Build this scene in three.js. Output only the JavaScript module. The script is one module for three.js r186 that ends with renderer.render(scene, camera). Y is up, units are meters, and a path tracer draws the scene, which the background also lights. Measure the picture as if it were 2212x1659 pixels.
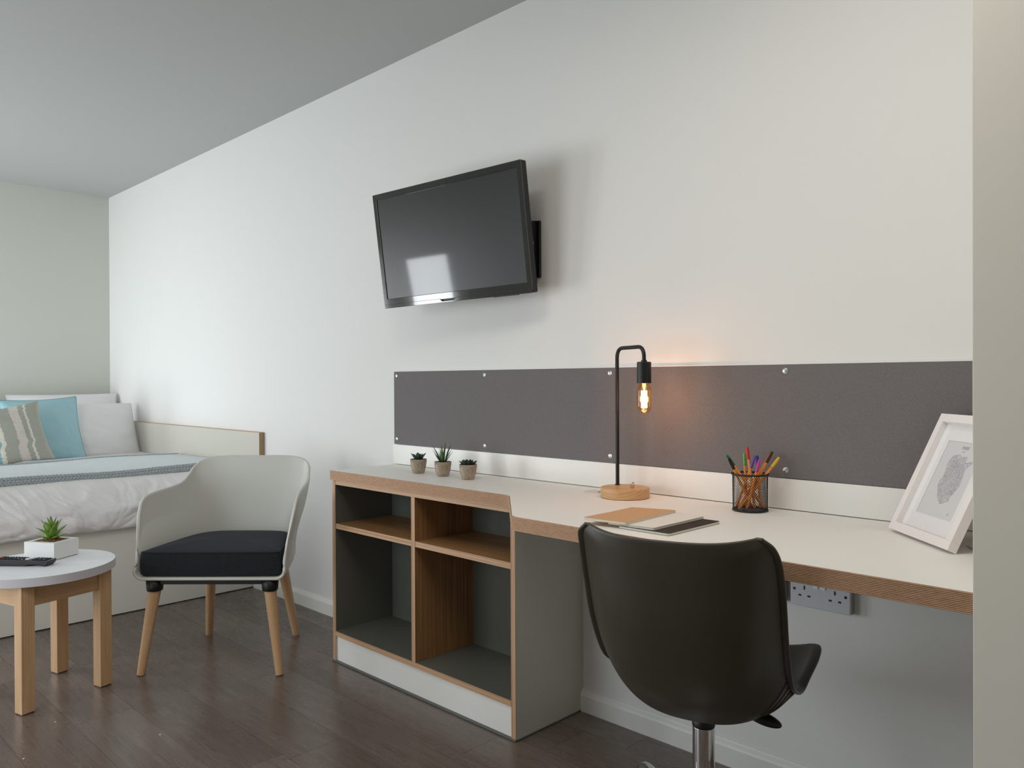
import * as THREE from 'three';
import { RoundedBoxGeometry } from 'three/addons/geometries/RoundedBoxGeometry.js';
import { mergeGeometries, mergeVertices, toCreasedNormals } from 'three/addons/utils/BufferGeometryUtils.js';
import { RectAreaLightUniformsLib } from 'three/addons/lights/RectAreaLightUniformsLib.js';

// ------------------------------------------------------------------ camera, sky, daylight, exposure
const scene = new THREE.Scene();
const camera = new THREE.PerspectiveCamera(52.4, 2212 / 1659, 0.05, 60);
camera.position.set(0, 1.1007, 2.0243);
camera.rotation.order = 'YXZ';
camera.rotation.set(THREE.MathUtils.degToRad(-0.24), THREE.MathUtils.degToRad(44.42), THREE.MathUtils.degToRad(-0.261));
const renderer = new THREE.WebGLRenderer({ antialias: true });
renderer.toneMapping = THREE.LinearToneMapping;
renderer.toneMappingExposure = 1.0;
renderer.shadowMap.enabled = true;
RectAreaLightUniformsLib.init();
scene.background = new THREE.Color(0.8, 0.92, 0.96);                       // bright overcast sky outside the windows
const WINDOWS = [{ x0: -5.95, x1: -5.03, y0: 0.25, y1: 1.6, power: 11 }, { x0: -4.78, x1: -4.26, y0: 0.25, y1: 1.5, power: 10.5 }, { x0: -3.3, x1: -1.9, y0: 0.2, y1: 1.9, power: 2.25 }];  // third window is invented, unseen, to brighten the desk side
const CEILING_LIGHTS = [{ x: -1.25, z: 1.5, power: 6.6 }, { x: -0.5, z: 0.95, power: 3.6 }].map((c) => ({ ...c, size: 0.6, color: [1, 0.94, 0.86] }));
const ROOM = { x0: -6.11, x1: 1.6, z0: 0, z1: 3.0, h: 2.452 };
for (const w of WINDOWS) {                                              // daylight entering each window; the third one is added fill
  const l = new THREE.RectAreaLight(new THREE.Color(...(w.tint ?? [0.955, 1.0, 1.03])), w.power, w.x1 - w.x0 - 0.1, w.y1 - w.y0 - 0.1);
  l.name = 'window_daylight';
  l.position.set((w.x0 + w.x1) / 2, (w.y0 + w.y1) / 2, ROOM.z1 - 0.005);
  l.lookAt(l.position.x, l.position.y, 0);
  scene.add(l);
}

// ------------------------------------------------------------------ helpers
const taken = new Map();
function numbered(name) {
  const n = taken.get(name) ?? 0; taken.set(name, n + 1);
  return n ? name + '_' + String(n).padStart(3, '0') : name;
}
function rng(seed) { let a = seed >>> 0; return () => { a = (a + 0x6D2B79F5) | 0; let t = Math.imul(a ^ (a >>> 15), 1 | a); t = (t + Math.imul(t ^ (t >>> 7), 61 | t)) ^ t; return ((t ^ (t >>> 14)) >>> 0) / 4294967296; }; }
const V = (x, y, z) => new THREE.Vector3(x, y, z);
const lerp = THREE.MathUtils.lerp, clamp = THREE.MathUtils.clamp, smooth = THREE.MathUtils.smoothstep, rad = THREE.MathUtils.degToRad;
function mesh(name, geo, mat, parent) {
  const m = new THREE.Mesh(geo, mat); m.name = name; m.castShadow = m.receiveShadow = true;
  if (parent) parent.add(m); return m;
}
function thing(name, label, category, pos = [0, 0, 0], turn = 0, group) {
  const g = new THREE.Group(); g.name = numbered(name); g.position.set(...pos); g.rotation.y = turn;
  g.userData = { label, category }; if (group) g.userData.group = group; scene.add(g); return g;
}
function single(name, geo, mat, label, category, pos, group) {
  const m = mesh(numbered(name), geo, mat, scene); if (pos) m.position.set(...pos);
  m.userData = { label, category }; if (group) m.userData.group = group; return m;
}
function structure(name, geo, mat, label) {
  const m = geo ? mesh(numbered(name), geo, mat, scene) : new THREE.Group();
  if (!geo) { m.name = numbered(name); scene.add(m); }
  m.userData = { kind: 'structure', label, category: name.split('_')[0] }; return m;
}
// uv in metres from the face direction; grain says which axis u follows
function metric(geo, grain = 'x', du = 0, dv = 0) {
  const p = geo.attributes.position, n = geo.attributes.normal, uv = new Float32Array(p.count * 2);
  for (let i = 0; i < p.count; i++) {
    const q = { x: p.getX(i), y: p.getY(i), z: p.getZ(i) }, a = { x: Math.abs(n.getX(i)), y: Math.abs(n.getY(i)), z: Math.abs(n.getZ(i)) };
    const drop = a.x >= a.y && a.x >= a.z ? 'x' : a.y >= a.z ? 'y' : 'z';
    const axes = ['x', 'y', 'z'].filter((k) => k !== drop);
    const u = axes.includes(grain) ? grain : axes[0], v = axes.find((k) => k !== u);
    uv[2 * i] = q[u] + du; uv[2 * i + 1] = q[v] + dv + (drop === grain ? 0.37 : 0);
  }
  geo.setAttribute('uv', new THREE.BufferAttribute(uv, 2)); return geo;
}
const boxAt = (x0, x1, y0, y1, z0, z1, r = 0, grain = 'x', du = 0, dv = 0) => {
  const w = x1 - x0, h = y1 - y0, d = z1 - z0;
  const g = r > 0 ? new RoundedBoxGeometry(w, h, d, 2, Math.min(r, w / 2.01, h / 2.01, d / 2.01)) : new THREE.BoxGeometry(w, h, d);
  g.translate((x0 + x1) / 2, (y0 + y1) / 2, (z0 + z1) / 2);
  return metric(g, grain, du, dv);
};
const plain = (g) => { const n = g.index ? g.toNonIndexed() : g; for (const k of Object.keys(n.attributes)) if (!['position', 'normal', 'uv'].includes(k)) n.deleteAttribute(k); return n; };
const join = (list) => mergeGeometries(list.map(plain));
function tube(points, r, seg = 40, sides = 10, closed = false, tension = 0.5) {
  return new THREE.TubeGeometry(new THREE.CatmullRomCurve3(points, closed, 'catmullrom', tension), seg, r, sides, closed);
}
const lathe = (pts, seg = 48) => new THREE.LatheGeometry(pts.map(([r, y]) => new THREE.Vector2(r, y)), seg);
// a grid surface with real thickness and a rounded rim: f(u, v) -> Vector3
function thickShell(f, nu, nv, th, open = [1, 1, 1, 1]) {
  const P = [], N = [], e = 1e-3;
  for (let j = 0; j <= nv; j++) for (let i = 0; i <= nu; i++) {
    const u = i / nu, v = j / nv, p = f(u, v);
    const a = f(Math.min(1, u + e), v).sub(f(Math.max(0, u - e), v)), b = f(u, Math.min(1, v + e)).sub(f(u, Math.max(0, v - e)));
    const n = a.cross(b); if (n.lengthSq() < 1e-18) n.set(0, 1, 0); P.push(p); N.push(n.normalize());
  }
  const W = nu + 1, pos = [], idx = [], uvs = [];
  const put = (p, u, v) => { pos.push(p.x, p.y, p.z); uvs.push(u, v); return pos.length / 3 - 1; };
  const A = P.map((p, k) => put(p.clone().addScaledVector(N[k], th / 2), (k % W) / nu, Math.floor(k / W) / nv));
  const B = P.map((p, k) => put(p.clone().addScaledVector(N[k], -th / 2), (k % W) / nu, Math.floor(k / W) / nv));
  for (let j = 0; j < nv; j++) for (let i = 0; i < nu; i++) {
    const k = j * W + i;
    idx.push(A[k], A[k + 1], A[k + W], A[k + 1], A[k + W + 1], A[k + W]);
    idx.push(B[k], B[k + W], B[k + 1], B[k + 1], B[k + W], B[k + W + 1]);
  }
  const rim = (list, inner, flip) => {                                  // half-round edge along a border
    const S = 4; let prev = null;
    for (let q = 0; q < list.length; q++) {
      const k = list[q], out = P[k].clone().sub(P[inner[q]]); out.addScaledVector(N[k], -out.dot(N[k])); out.normalize();
      const ring = [A[k]];
      for (let s = 1; s < S; s++) { const t = Math.PI * s / S; ring.push(put(P[k].clone().addScaledVector(N[k], Math.cos(t) * th / 2).addScaledVector(out, Math.sin(t) * th / 2), 0, 0)); }
      ring.push(B[k]);
      if (prev) for (let s = 0; s < S; s++) { const [a, b, c, d] = [prev[s], ring[s], ring[s + 1], prev[s + 1]]; flip ? idx.push(a, b, c, a, c, d) : idx.push(a, c, b, a, d, c); }
      prev = ring;
    }
  };
  const outOf = (k, i) => { const o = P[k].clone().sub(P[i]); o.addScaledVector(N[k], -o.dot(N[k])); return o.normalize(); };
  const corner = (k, ia, ib) => {                                        // round the corner where two rims meet
    const o1 = outOf(k, ia), o2 = outOf(k, ib), S = 4; let prev = null;
    for (let q = 0; q <= 4; q++) {
      const out = o1.clone().lerp(o2, q / 4).normalize(), ring = [A[k]];
      for (let s = 1; s < S; s++) { const t = Math.PI * s / S; ring.push(put(P[k].clone().addScaledVector(N[k], Math.cos(t) * th / 2).addScaledVector(out, Math.sin(t) * th / 2), 0, 0)); }
      ring.push(B[k]); if (prev) for (let s = 0; s < S; s++) idx.push(prev[s], ring[s], ring[s + 1], prev[s], ring[s + 1], prev[s + 1]); prev = ring;
    }
  };
  if (open[0] && open[2]) corner(0, W, 1); if (open[0] && open[3]) corner(nu, W + nu, nu - 1);
  if (open[1] && open[2]) corner(nv * W, (nv - 1) * W, nv * W + 1); if (open[1] && open[3]) corner(nv * W + nu, (nv - 1) * W + nu, nv * W + nu - 1);
  const row = (j) => Array.from({ length: nu + 1 }, (_, i) => j * W + i), col = (i) => Array.from({ length: nv + 1 }, (_, j) => j * W + i);
  if (open[0]) rim(row(0), row(1), false); if (open[1]) rim(row(nv), row(nv - 1), true);
  if (open[2]) rim(col(0), col(1), true); if (open[3]) rim(col(nu), col(nu - 1), false);
  const g = new THREE.BufferGeometry();
  g.setAttribute('position', new THREE.Float32BufferAttribute(pos, 3)); g.setAttribute('uv', new THREE.Float32BufferAttribute(uvs, 2));
  g.setIndex(idx); g.computeVertexNormals(); return g;
}
// piecewise smooth curve through keyed values
function keyed(keys) {                                                  // keys: [[t, a, b, ...], ...]
  const d = keys[0].length - 1;
  return (t) => {
    let i = 0; while (i < keys.length - 2 && t > keys[i + 1][0]) i++;
    const k0 = keys[Math.max(0, i - 1)], k1 = keys[i], k2 = keys[i + 1], k3 = keys[Math.min(keys.length - 1, i + 2)];
    const s = clamp((t - k1[0]) / (k2[0] - k1[0]), 0, 1), h = k2[0] - k1[0], out = [];
    for (let c = 1; c <= d; c++) {
      const m1 = k2[0] === k0[0] ? 0 : (k2[c] - k0[c]) / (k2[0] - k0[0]) * h, m2 = k3[0] === k1[0] ? 0 : (k3[c] - k1[c]) / (k3[0] - k1[0]) * h;
      out.push((2 * s ** 3 - 3 * s * s + 1) * k1[c] + (s ** 3 - 2 * s * s + s) * m1 + (-2 * s ** 3 + 3 * s * s) * k2[c] + (s ** 3 - s * s) * m2);
    }
    return out;
  };
}
// noise
function hash(x, y, s) { let h = Math.imul(x | 0, 374761393) ^ Math.imul(y | 0, 668265263) ^ Math.imul(s | 0, 1274126177); h = Math.imul(h ^ (h >>> 13), 1274126177); return ((h ^ (h >>> 16)) >>> 0) / 4294967296; }
function vnoise(x, y, s = 0, px = 0, py = 0) {                          // value noise, tiling when px, py are set
  const x0 = Math.floor(x), y0 = Math.floor(y), fx = x - x0, fy = y - y0, u = fx * fx * (3 - 2 * fx), v = fy * fy * (3 - 2 * fy);
  const w = (a, p) => p ? ((a % p) + p) % p : a;
  return lerp(lerp(hash(w(x0, px), w(y0, py), s), hash(w(x0 + 1, px), w(y0, py), s), u), lerp(hash(w(x0, px), w(y0 + 1, py), s), hash(w(x0 + 1, px), w(y0 + 1, py), s), u), v);
}
function fbm(x, y, s = 0, o = 4, px = 0, py = 0) { let a = 0, g = 0.5, n = 0; for (let i = 0; i < o; i++) { a += g * vnoise(x, y, s + i * 17, px, py); n += g; g *= 0.5; x *= 2; y *= 2; px *= 2; py *= 2; } return a / n; }
// textures: f(u, v) in 0..1 -> [r, g, b] sRGB 0..255 or one grey value
function tex(w, h, f, { srgb = true, repeat = [1, 1] } = {}) {
  const d = new Uint8Array(w * h * 4);
  for (let y = 0; y < h; y++) for (let x = 0; x < w; x++) {
    const c = f((x + 0.5) / w, (y + 0.5) / h), i = (y * w + x) * 4;
    if (typeof c === 'number') d[i] = d[i + 1] = d[i + 2] = clamp(c, 0, 255); else { d[i] = clamp(c[0], 0, 255); d[i + 1] = clamp(c[1], 0, 255); d[i + 2] = clamp(c[2], 0, 255); }
    d[i + 3] = 255;
  }
  const t = new THREE.DataTexture(d, w, h); t.wrapS = t.wrapT = THREE.RepeatWrapping; t.magFilter = THREE.LinearFilter; t.minFilter = THREE.LinearMipmapLinearFilter; t.generateMipmaps = true;
  if (srgb) t.colorSpace = THREE.SRGBColorSpace; t.repeat.set(...repeat); t.needsUpdate = true; return t;
}
const mixc = (a, b, t) => [lerp(a[0], b[0], t), lerp(a[1], b[1], t), lerp(a[2], b[2], t)];
// wood: lenU x lenV metres per tile, light and dark tones
function wood(w, h, lenU, lenV, light, dark, { seed = 1, rings = 9, streak = 0.5, fleck = 0.12 } = {}) {
  const nv = Math.max(1, Math.round(lenV * 22)), nu = Math.max(1, Math.round(lenU * 2));
  return tex(w, h, (u, v) => {
    const warp = fbm(u * nu, v * nv * 0.5, seed, 3, nu, Math.max(1, Math.round(nv * 0.5)));
    const ring = 0.5 + 0.5 * Math.sin(2 * Math.PI * (v * Math.round(rings * lenV * 8) + warp * 4.2));
    const st = fbm(u * nu * 2, v * nv * 12, seed + 5, 3, nu * 2, nv * 12), fl = vnoise(u * nu * 20, v * nv * 40, seed + 9, nu * 20, nv * 40);
    return mixc(light, dark, clamp(0.42 * ring * (1 - streak) + streak * (st * 1.5 - 0.3) + (fl > 0.82 ? fleck : 0) + 0.16 * warp, 0, 1));
  }, { repeat: [1 / lenU, 1 / lenV] });
}
const std = (o) => new THREE.MeshPhysicalMaterial(o);

// ------------------------------------------------------------------ materials
const orange = tex(256, 256, (u, v) => 128 + 90 * (fbm(u * 40, v * 40, 3, 3, 40, 40) - 0.5), { srgb: false, repeat: [4, 4] });
const M = {};
M.wall = std({ color: 0xebebe9, roughness: 0.8, bumpMap: orange, bumpScale: 0.0004, specularIntensity: 0.4 });
M.farWall = std({ color: 0xd2d4cc, roughness: 0.85, bumpMap: orange, bumpScale: 0.0004, specularIntensity: 0.4 });  // wall paint darkened: shade of the end wall put into the colour
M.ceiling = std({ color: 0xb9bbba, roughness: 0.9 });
M.return = std({ color: 0xe4e0d6, roughness: 0.7, bumpMap: orange, bumpScale: 0.0002 });
M.trim = std({ color: 0xeeeeea, roughness: 0.4 });
M.worktop = std({ color: 0xf5f4f0, roughness: 0.5, bumpMap: orange, bumpScale: 0.0001 });
M.laminate = std({ color: 0xeeede9, roughness: 0.3, bumpMap: orange, bumpScale: 0.0001 });
M.carcass = std({ color: 0xd3cfc5, roughness: 0.4 });
M.greyLaminate = std({ color: 0x656760, roughness: 0.4 });
const oakTex = wood(1024, 512, 1.2, 0.4, [186, 142, 96], [140, 98, 60], { seed: 11, streak: 0.9, rings: 2, fleck: 0.2 });
M.oak = std({ map: oakTex, roughness: 0.45 });
const bandTex = wood(512, 64, 0.6, 0.04, [214, 178, 144], [176, 134, 100], { seed: 21, streak: 0.85, rings: 3 });
M.band = std({ map: bandTex, roughness: 0.5 });
M.ply = std({ map: tex(512, 128, (u, v) => { const k = 0.5 + 0.5 * Math.cos(2 * Math.PI * v * 12), n = fbm(u * 60, v * 24, 31, 3, 60, 24); return mixc([208, 168, 134], [134, 94, 66], clamp(Math.pow(k, 2.2) * 0.85 + (n - 0.5) * 0.5, 0, 1)); }, { repeat: [1 / 0.5, 1] }), roughness: 0.5 });
const beechTex = wood(512, 512, 0.5, 0.3, [220, 184, 144], [192, 150, 108], { seed: 41, streak: 0.65, rings: 4, fleck: 0.2 });
M.beech = std({ map: beechTex, roughness: 0.42 });
M.lampWood = std({ map: wood(512, 256, 0.25, 0.12, [226, 188, 140], [180, 130, 82], { seed: 51, streak: 0.35, rings: 14 }), roughness: 0.45 });
M.white = std({ color: 0xeceef0, roughness: 0.35 });
M.tableTop = std({ color: 0xf1f3f8, roughness: 0.4, bumpMap: orange, bumpScale: 0.00015 });
M.tableEdge = std({ color: 0xd2d0d6, roughness: 0.45 });
M.plasticWhite = std({ color: 0xd2d2cc, roughness: 0.45 });
M.black = std({ color: 0x0b0b0c, roughness: 0.45 });
M.blackGloss = std({ color: 0x08090b, roughness: 0.08, clearcoat: 1, clearcoatRoughness: 0.03 });
M.screen = std({ color: 0x0a0d11, roughness: 0.32, specularIntensity: 0.8, clearcoat: 0.8, clearcoatRoughness: 0.05 });
M.chrome = std({ color: 0xd8d8da, metalness: 1, roughness: 0.08 });
M.steel = std({ color: 0xc9cacc, metalness: 1, roughness: 0.28 });
const felt = tex(512, 512, (u, v) => { const n = vnoise(u * 256, v * 256, 61, 256, 256), m = fbm(u * 60, v * 60, 62, 3, 60, 60); const k = 0.92 + 0.16 * n + 0.03 * (m - 0.5); return [116 * k, 112 * k, 113 * k]; }, { repeat: [4, 4] });
M.felt = std({ map: felt, roughness: 0.95, sheen: 0.2, sheenColor: new THREE.Color(0.5, 0.5, 0.5) });
const weave = tex(256, 256, (u, v) => { const a = vnoise(u * 20, v * 128, 71, 20, 128), b = vnoise(u * 128, v * 40, 72, 128, 40); const k = 0.7 + 0.45 * a + 0.2 * b; return [26 * k, 29 * k, 34 * k]; }, { repeat: [6, 6] });
M.seatFabric = std({ map: weave, roughness: 0.95, sheen: 0.25, sheenColor: new THREE.Color(0.35, 0.4, 0.5) });
M.linen = std({ color: 0xf0eff0, roughness: 0.9, bumpMap: tex(256, 256, (u, v) => 128 + 60 * (fbm(u * 24, v * 24, 81, 4, 24, 24) - 0.5), { srgb: false, repeat: [3, 3] }), bumpScale: 0.002 });
M.duvet = std({ color: 0xebe8e8, roughness: 0.9 });
M.blue = std({ map: tex(256, 256, (u, v) => { const k = 0.98 + 0.04 * vnoise(u * 128, v * 128, 91, 128, 128); return [166 * k, 206 * k, 216 * k]; }, { repeat: [4, 4] }), roughness: 0.8, sheen: 0.4, sheenColor: new THREE.Color(0.5, 0.65, 0.7) });
M.blueEdge = std({ color: 0x86b4bc, roughness: 0.8 });
M.throw = std({ color: 0xe0e8eb, roughness: 0.95, bumpMap: tex(256, 256, (u, v) => 128 + 110 * (vnoise(u * 40, v * 160, 95, 40, 160) - 0.5), { srgb: false, repeat: [2, 2] }), bumpScale: 0.004 });
M.olive = std({ color: 0x464238, roughness: 0.38 });
M.concrete = std({ map: tex(256, 256, (u, v) => { const n = fbm(u * 14, v * 10, 101, 4, 14, 10), m = vnoise(u * 90, v * 60, 102, 90, 60); const k = 0.72 + 0.5 * n + 0.12 * (m - 0.5); return [172 * k, 156 * k, 138 * k]; }), roughness: 0.95, bumpMap: orange, bumpScale: 0.001 });
M.soil = std({ color: 0x2a231c, roughness: 1 });
M.gravel = std({ color: 0x8a664a, roughness: 0.95 });
M.gravelDark = std({ color: 0x5a3f2c, roughness: 0.95 });
M.leaf = std({ vertexColors: true, roughness: 0.4 });
M.paper = std({ color: 0xe9e6d6, roughness: 0.9 });
M.sealant = std({ color: 0x5d605e, roughness: 0.5 });
M.socket = std({ color: 0xcfd2d8, roughness: 0.35 });

// ------------------------------------------------------------------ the room
const T = 0.2;                                                           // wall thickness
{
  const R = ROOM;
  structure('wall_back', boxAt(R.x0 - T, R.x1 + T, 0, R.h, -T, 0), M.wall, 'long white wall carrying the television and the pinboard');
  structure('wall_left', boxAt(R.x0 - T, R.x0, 0, R.h, 0, R.z1 + T), M.farWall, 'end wall behind the bed, shade put into its wall colour');
  structure('wall_right', boxAt(R.x1, R.x1 + T, 0, R.h, 0, R.z1 + T), M.wall, 'white end wall behind the camera');
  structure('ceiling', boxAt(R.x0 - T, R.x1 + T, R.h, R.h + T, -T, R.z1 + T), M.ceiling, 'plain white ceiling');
  structure('wall_return', boxAt(-0.352, R.x1, 0, R.h, 0, 0.601, 0.002), M.return, 'warm white wall end closing the desk alcove at the right edge');
  // window wall: piers, sill walls and lintels joined into one wall
  const z0 = R.z1, z1 = R.z1 + T;
  const wp = []; let wx = R.x0;
  for (const w of WINDOWS) { wp.push(boxAt(wx, w.x0, 0, R.h, z0, z1), boxAt(w.x0, w.x1, 0, w.y0, z0, z1), boxAt(w.x0, w.x1, w.y1, R.h, z0, z1)); wx = w.x1; }
  wp.push(boxAt(wx, R.x1, 0, R.h, z0, z1));
  structure('wall_front', join(wp), M.wall, 'white wall with the windows');
  WINDOWS.forEach((w, i) => {
    const g = structure('window_' + (i + 1), null, null, ['wide window opposite the bed', 'narrow window beside the wide one', 'unseen window opposite the cabinet, added as fill light'][i]);
    const f = 0.05, za = R.z1 + 0.1, zb = R.z1 + 0.16;
    mesh('window_frame', join([boxAt(w.x0, w.x0 + f, w.y0, w.y1, za, zb), boxAt(w.x1 - f, w.x1, w.y0, w.y1, za, zb), boxAt(w.x0 + f, w.x1 - f, w.y0, w.y0 + f, za, zb), boxAt(w.x0 + f, w.x1 - f, w.y1 - f, w.y1, za, zb)]), M.trim, g);
    mesh('pane', boxAt(w.x0 + f, w.x1 - f, w.y0 + f, w.y1 - f, za + 0.025, za + 0.03), std({ color: 0xffffff, transmission: 1, roughness: 0, thickness: 0 }), g);
    mesh('window_sill', boxAt(w.x0, w.x1, w.y0, w.y0 + 0.02, R.z1 + 0.006, za, 0.004), M.trim, g);
  });
  // floor: dark vinyl planks laid along the long wall, each a piece of its own
  const floor = structure('floor', boxAt(R.x0 - T, R.x1 + T, -0.2, -0.004, -T, R.z1 + T), std({ color: 0x1c1917, roughness: 0.9 }), 'dark grey brown wood plank floor');
  const pw = 0.1835, pl = 1.22, variants = 6, th = 0.004;
  const plankTex = tex(2048, 1024, (u, v) => {                            // six plank patterns, one above the other
    const k = Math.floor(v * variants), lv = v * variants - k, s = 200 + k * 31, x = u * pl, y = lv * pw;
    const cx = 0.3 + 0.6 * hash(k, 1, 5), bow = 0.035 * Math.sin(x * 2.1 + k) + 0.03 * (fbm(x * 1.6, y * 3, s, 3) - 0.5);
    const d = Math.abs(lv - (cx + bow * 3)), arch = Math.pow(x / pl, 1.2) * 2.6 + d * d * (26 + 16 * hash(k, 2, 5));
    const cath = 0.5 + 0.5 * Math.sin(2 * Math.PI * (arch * 4.6 + fbm(x * 3, y * 30, s + 3, 3) * 1.6));
    const str = fbm(x * 7, y * 420, s + 7, 4), big = fbm(x * 2.2, y * 9, s + 11, 3), pore = vnoise(x * 60, y * 900, s + 13);
    const tone = 0.96 + 0.1 * (hash(k, 7, 9) - 0.5);
    const c = mixc([140, 126, 118], [88, 76, 70], clamp(0.12 + 0.26 * cath * (0.4 + 0.8 * big) + 0.62 * (str - 0.28) + 0.3 * (big - 0.5) + (pore > 0.86 ? 0.14 : 0), 0, 1));
    return [c[0] * tone, c[1] * tone, c[2] * tone];
  });
  const plankRough = tex(512, 256, (u, v) => 92 + 60 * fbm(u * 10, v * 60, 301, 4, 10, 60), { srgb: false });
  const tones = [0xffffff, 0xf3efec, 0xe9e6e4, 0xf7f2ee].map((c) => std({ color: c, map: plankTex, roughnessMap: plankRough, roughness: 0.58, specularIntensity: 1.0, bumpMap: plankTex, bumpScale: 0.0003 }));
  const plankGeo = (len, k, off) => {
    const gap = 0.0008, g = new THREE.BoxGeometry(len - gap, th, pw - gap), p = g.attributes.position, n = g.attributes.normal, uv = g.attributes.uv;
    for (let i = 0; i < p.count; i++) uv.setXY(i, clamp((p.getX(i) + len / 2) / pl + off, 0.001, 0.999), (k + clamp((p.getZ(i) + pw / 2) / pw, 0.01, 0.99)) / variants);
    return g;
  };
  const shared = new Map(), get = (len, k, off) => { const key = len.toFixed(3) + k + off.toFixed(2); if (!shared.has(key)) shared.set(key, plankGeo(len, k, off)); return shared.get(key); };
  const r = rng(7);
  for (let row = -3; row < 15; row++) {
    const z0 = 0.492 + row * pw, z1 = z0 + pw; if (z1 < 0.02 || z0 > R.z1 - 0.02) continue;
    let x = R.x0 - pl * (0.12 + 0.76 * r());
    if (row === 2) x = -2.1 - 4 * pl;                                     // the joint seen beside the armchair
    while (x < R.x1) {
      const a = Math.max(x, R.x0), b = Math.min(x + pl, R.x1), za = Math.max(z0, 0), zb = Math.min(z1, R.z1); x += pl;
      const len = b - a; if (len < 0.05) continue;
      const m = mesh('plank', get(len, Math.floor(r() * variants), len < pl - 0.01 ? 0.0 : 0), tones[Math.floor(r() * 4)], floor);
      m.position.set((a + b) / 2, -th / 2, (za + zb) / 2); if (zb - za < pw - 1e-6) m.scale.z = (zb - za) / pw; if (r() > 0.5) m.rotation.y = Math.PI;
    }
  }
  const chip = new THREE.IcosahedronGeometry(0.003, 0).scale(1.4, 0.35, 1);
  for (const [x, z] of [[-2.83, 1.26], [-2.62, 1.4], [-2.49, 1.06], [-2.32, 1.22], [-3.14, 0.06]]) { const m = mesh('paint_chip', chip, M.white, floor); m.position.set(x, 0.001, z); m.rotation.y = x * 9; }
  // skirting
  const prof = new THREE.Shape([[0, 0], [0.015, 0], [0.015, 0.054], [0.012, 0.06], [0.006, 0.068], [0.004, 0.072], [0, 0.072]].map(([x, y]) => new THREE.Vector2(x, y)));
  const skirt = (x0, x1, label) => { const g = new THREE.ExtrudeGeometry(prof, { depth: x1 - x0, bevelEnabled: false }); g.rotateY(Math.PI / 2); g.scale(1, 1, -1); const ix = g.index; g.translate(x0, 0, 0); const p = g.attributes.position; void p; void ix; return structure('baseboard_back', flip(g), M.trim, label); };
  const flip = (g) => { g = g.index ? g.toNonIndexed() : g; const p = g.attributes.position; for (let i = 0; i < p.count; i += 3) { const a = [p.getX(i), p.getY(i), p.getZ(i)]; p.setXYZ(i, p.getX(i + 1), p.getY(i + 1), p.getZ(i + 1)); p.setXYZ(i + 1, ...a); } g.computeVertexNormals(); return g; };
  skirt(-3.915, -2.672, 'white skirting board between the bed and the open cabinet');
  skirt(-1.656, -0.352, 'white skirting board under the desk');
}

for (const c of CEILING_LIGHTS) {
  const l = thing('ceiling_light', c.x < -1 ? 'square ceiling panel light behind the office chair, farther from the desk' : 'square ceiling panel light above the picture frame end of the desk', 'light', [c.x, ROOM.h - 0.03, c.z], 0, 'ceiling panel lights');
  mesh('housing', boxAt(-c.size / 2 - 0.02, c.size / 2 + 0.02, 0, 0.0295, -c.size / 2 - 0.02, c.size / 2 + 0.02, 0.003), M.trim, l);
  mesh('diffuser', boxAt(-c.size / 2, c.size / 2, -0.004, 0.001, -c.size / 2, c.size / 2), new THREE.MeshStandardMaterial({ color: 0xffffff, emissive: new THREE.Color(...c.color), emissiveIntensity: 1.5 }), l);
  const a = new THREE.RectAreaLight(new THREE.Color(...c.color), c.power, c.size, c.size); a.name = 'panel_light'; a.position.set(0, -0.008, 0); a.rotation.x = -Math.PI / 2; l.add(a);
}

// ------------------------------------------------------------------ desk worktop, upstand, cabinet, pinboard
const WT = 0.75, WTH = 0.036;
function filletPath(pts, radii, seg = 10) {                               // polyline with rounded corners -> Vector2[]
  const out = [];
  pts.forEach((p, i) => {
    const r = radii[i]; if (!r) { out.push(new THREE.Vector2(...p)); return; }
    const a = new THREE.Vector2(...pts[i - 1]).sub(new THREE.Vector2(...p)).normalize(), b = new THREE.Vector2(...pts[i + 1]).sub(new THREE.Vector2(...p)).normalize();
    const half = Math.acos(clamp(a.dot(b), -1, 1)) / 2, d = r / Math.tan(half), c = a.clone().add(b).normalize().multiplyScalar(r / Math.sin(half)).add(new THREE.Vector2(...p));
    const s = a.clone().multiplyScalar(d).add(new THREE.Vector2(...p)).sub(c), e = b.clone().multiplyScalar(d).add(new THREE.Vector2(...p)).sub(c);
    let a0 = s.angle(), a1 = e.angle(); if (a1 - a0 > Math.PI) a1 -= 2 * Math.PI; if (a0 - a1 > Math.PI) a1 += 2 * Math.PI;
    for (let k = 0; k <= seg; k++) { const t = lerp(a0, a1, k / seg); out.push(new THREE.Vector2(c.x + r * Math.cos(t), c.y + r * Math.sin(t))); }
  });
  return out;
}
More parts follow.
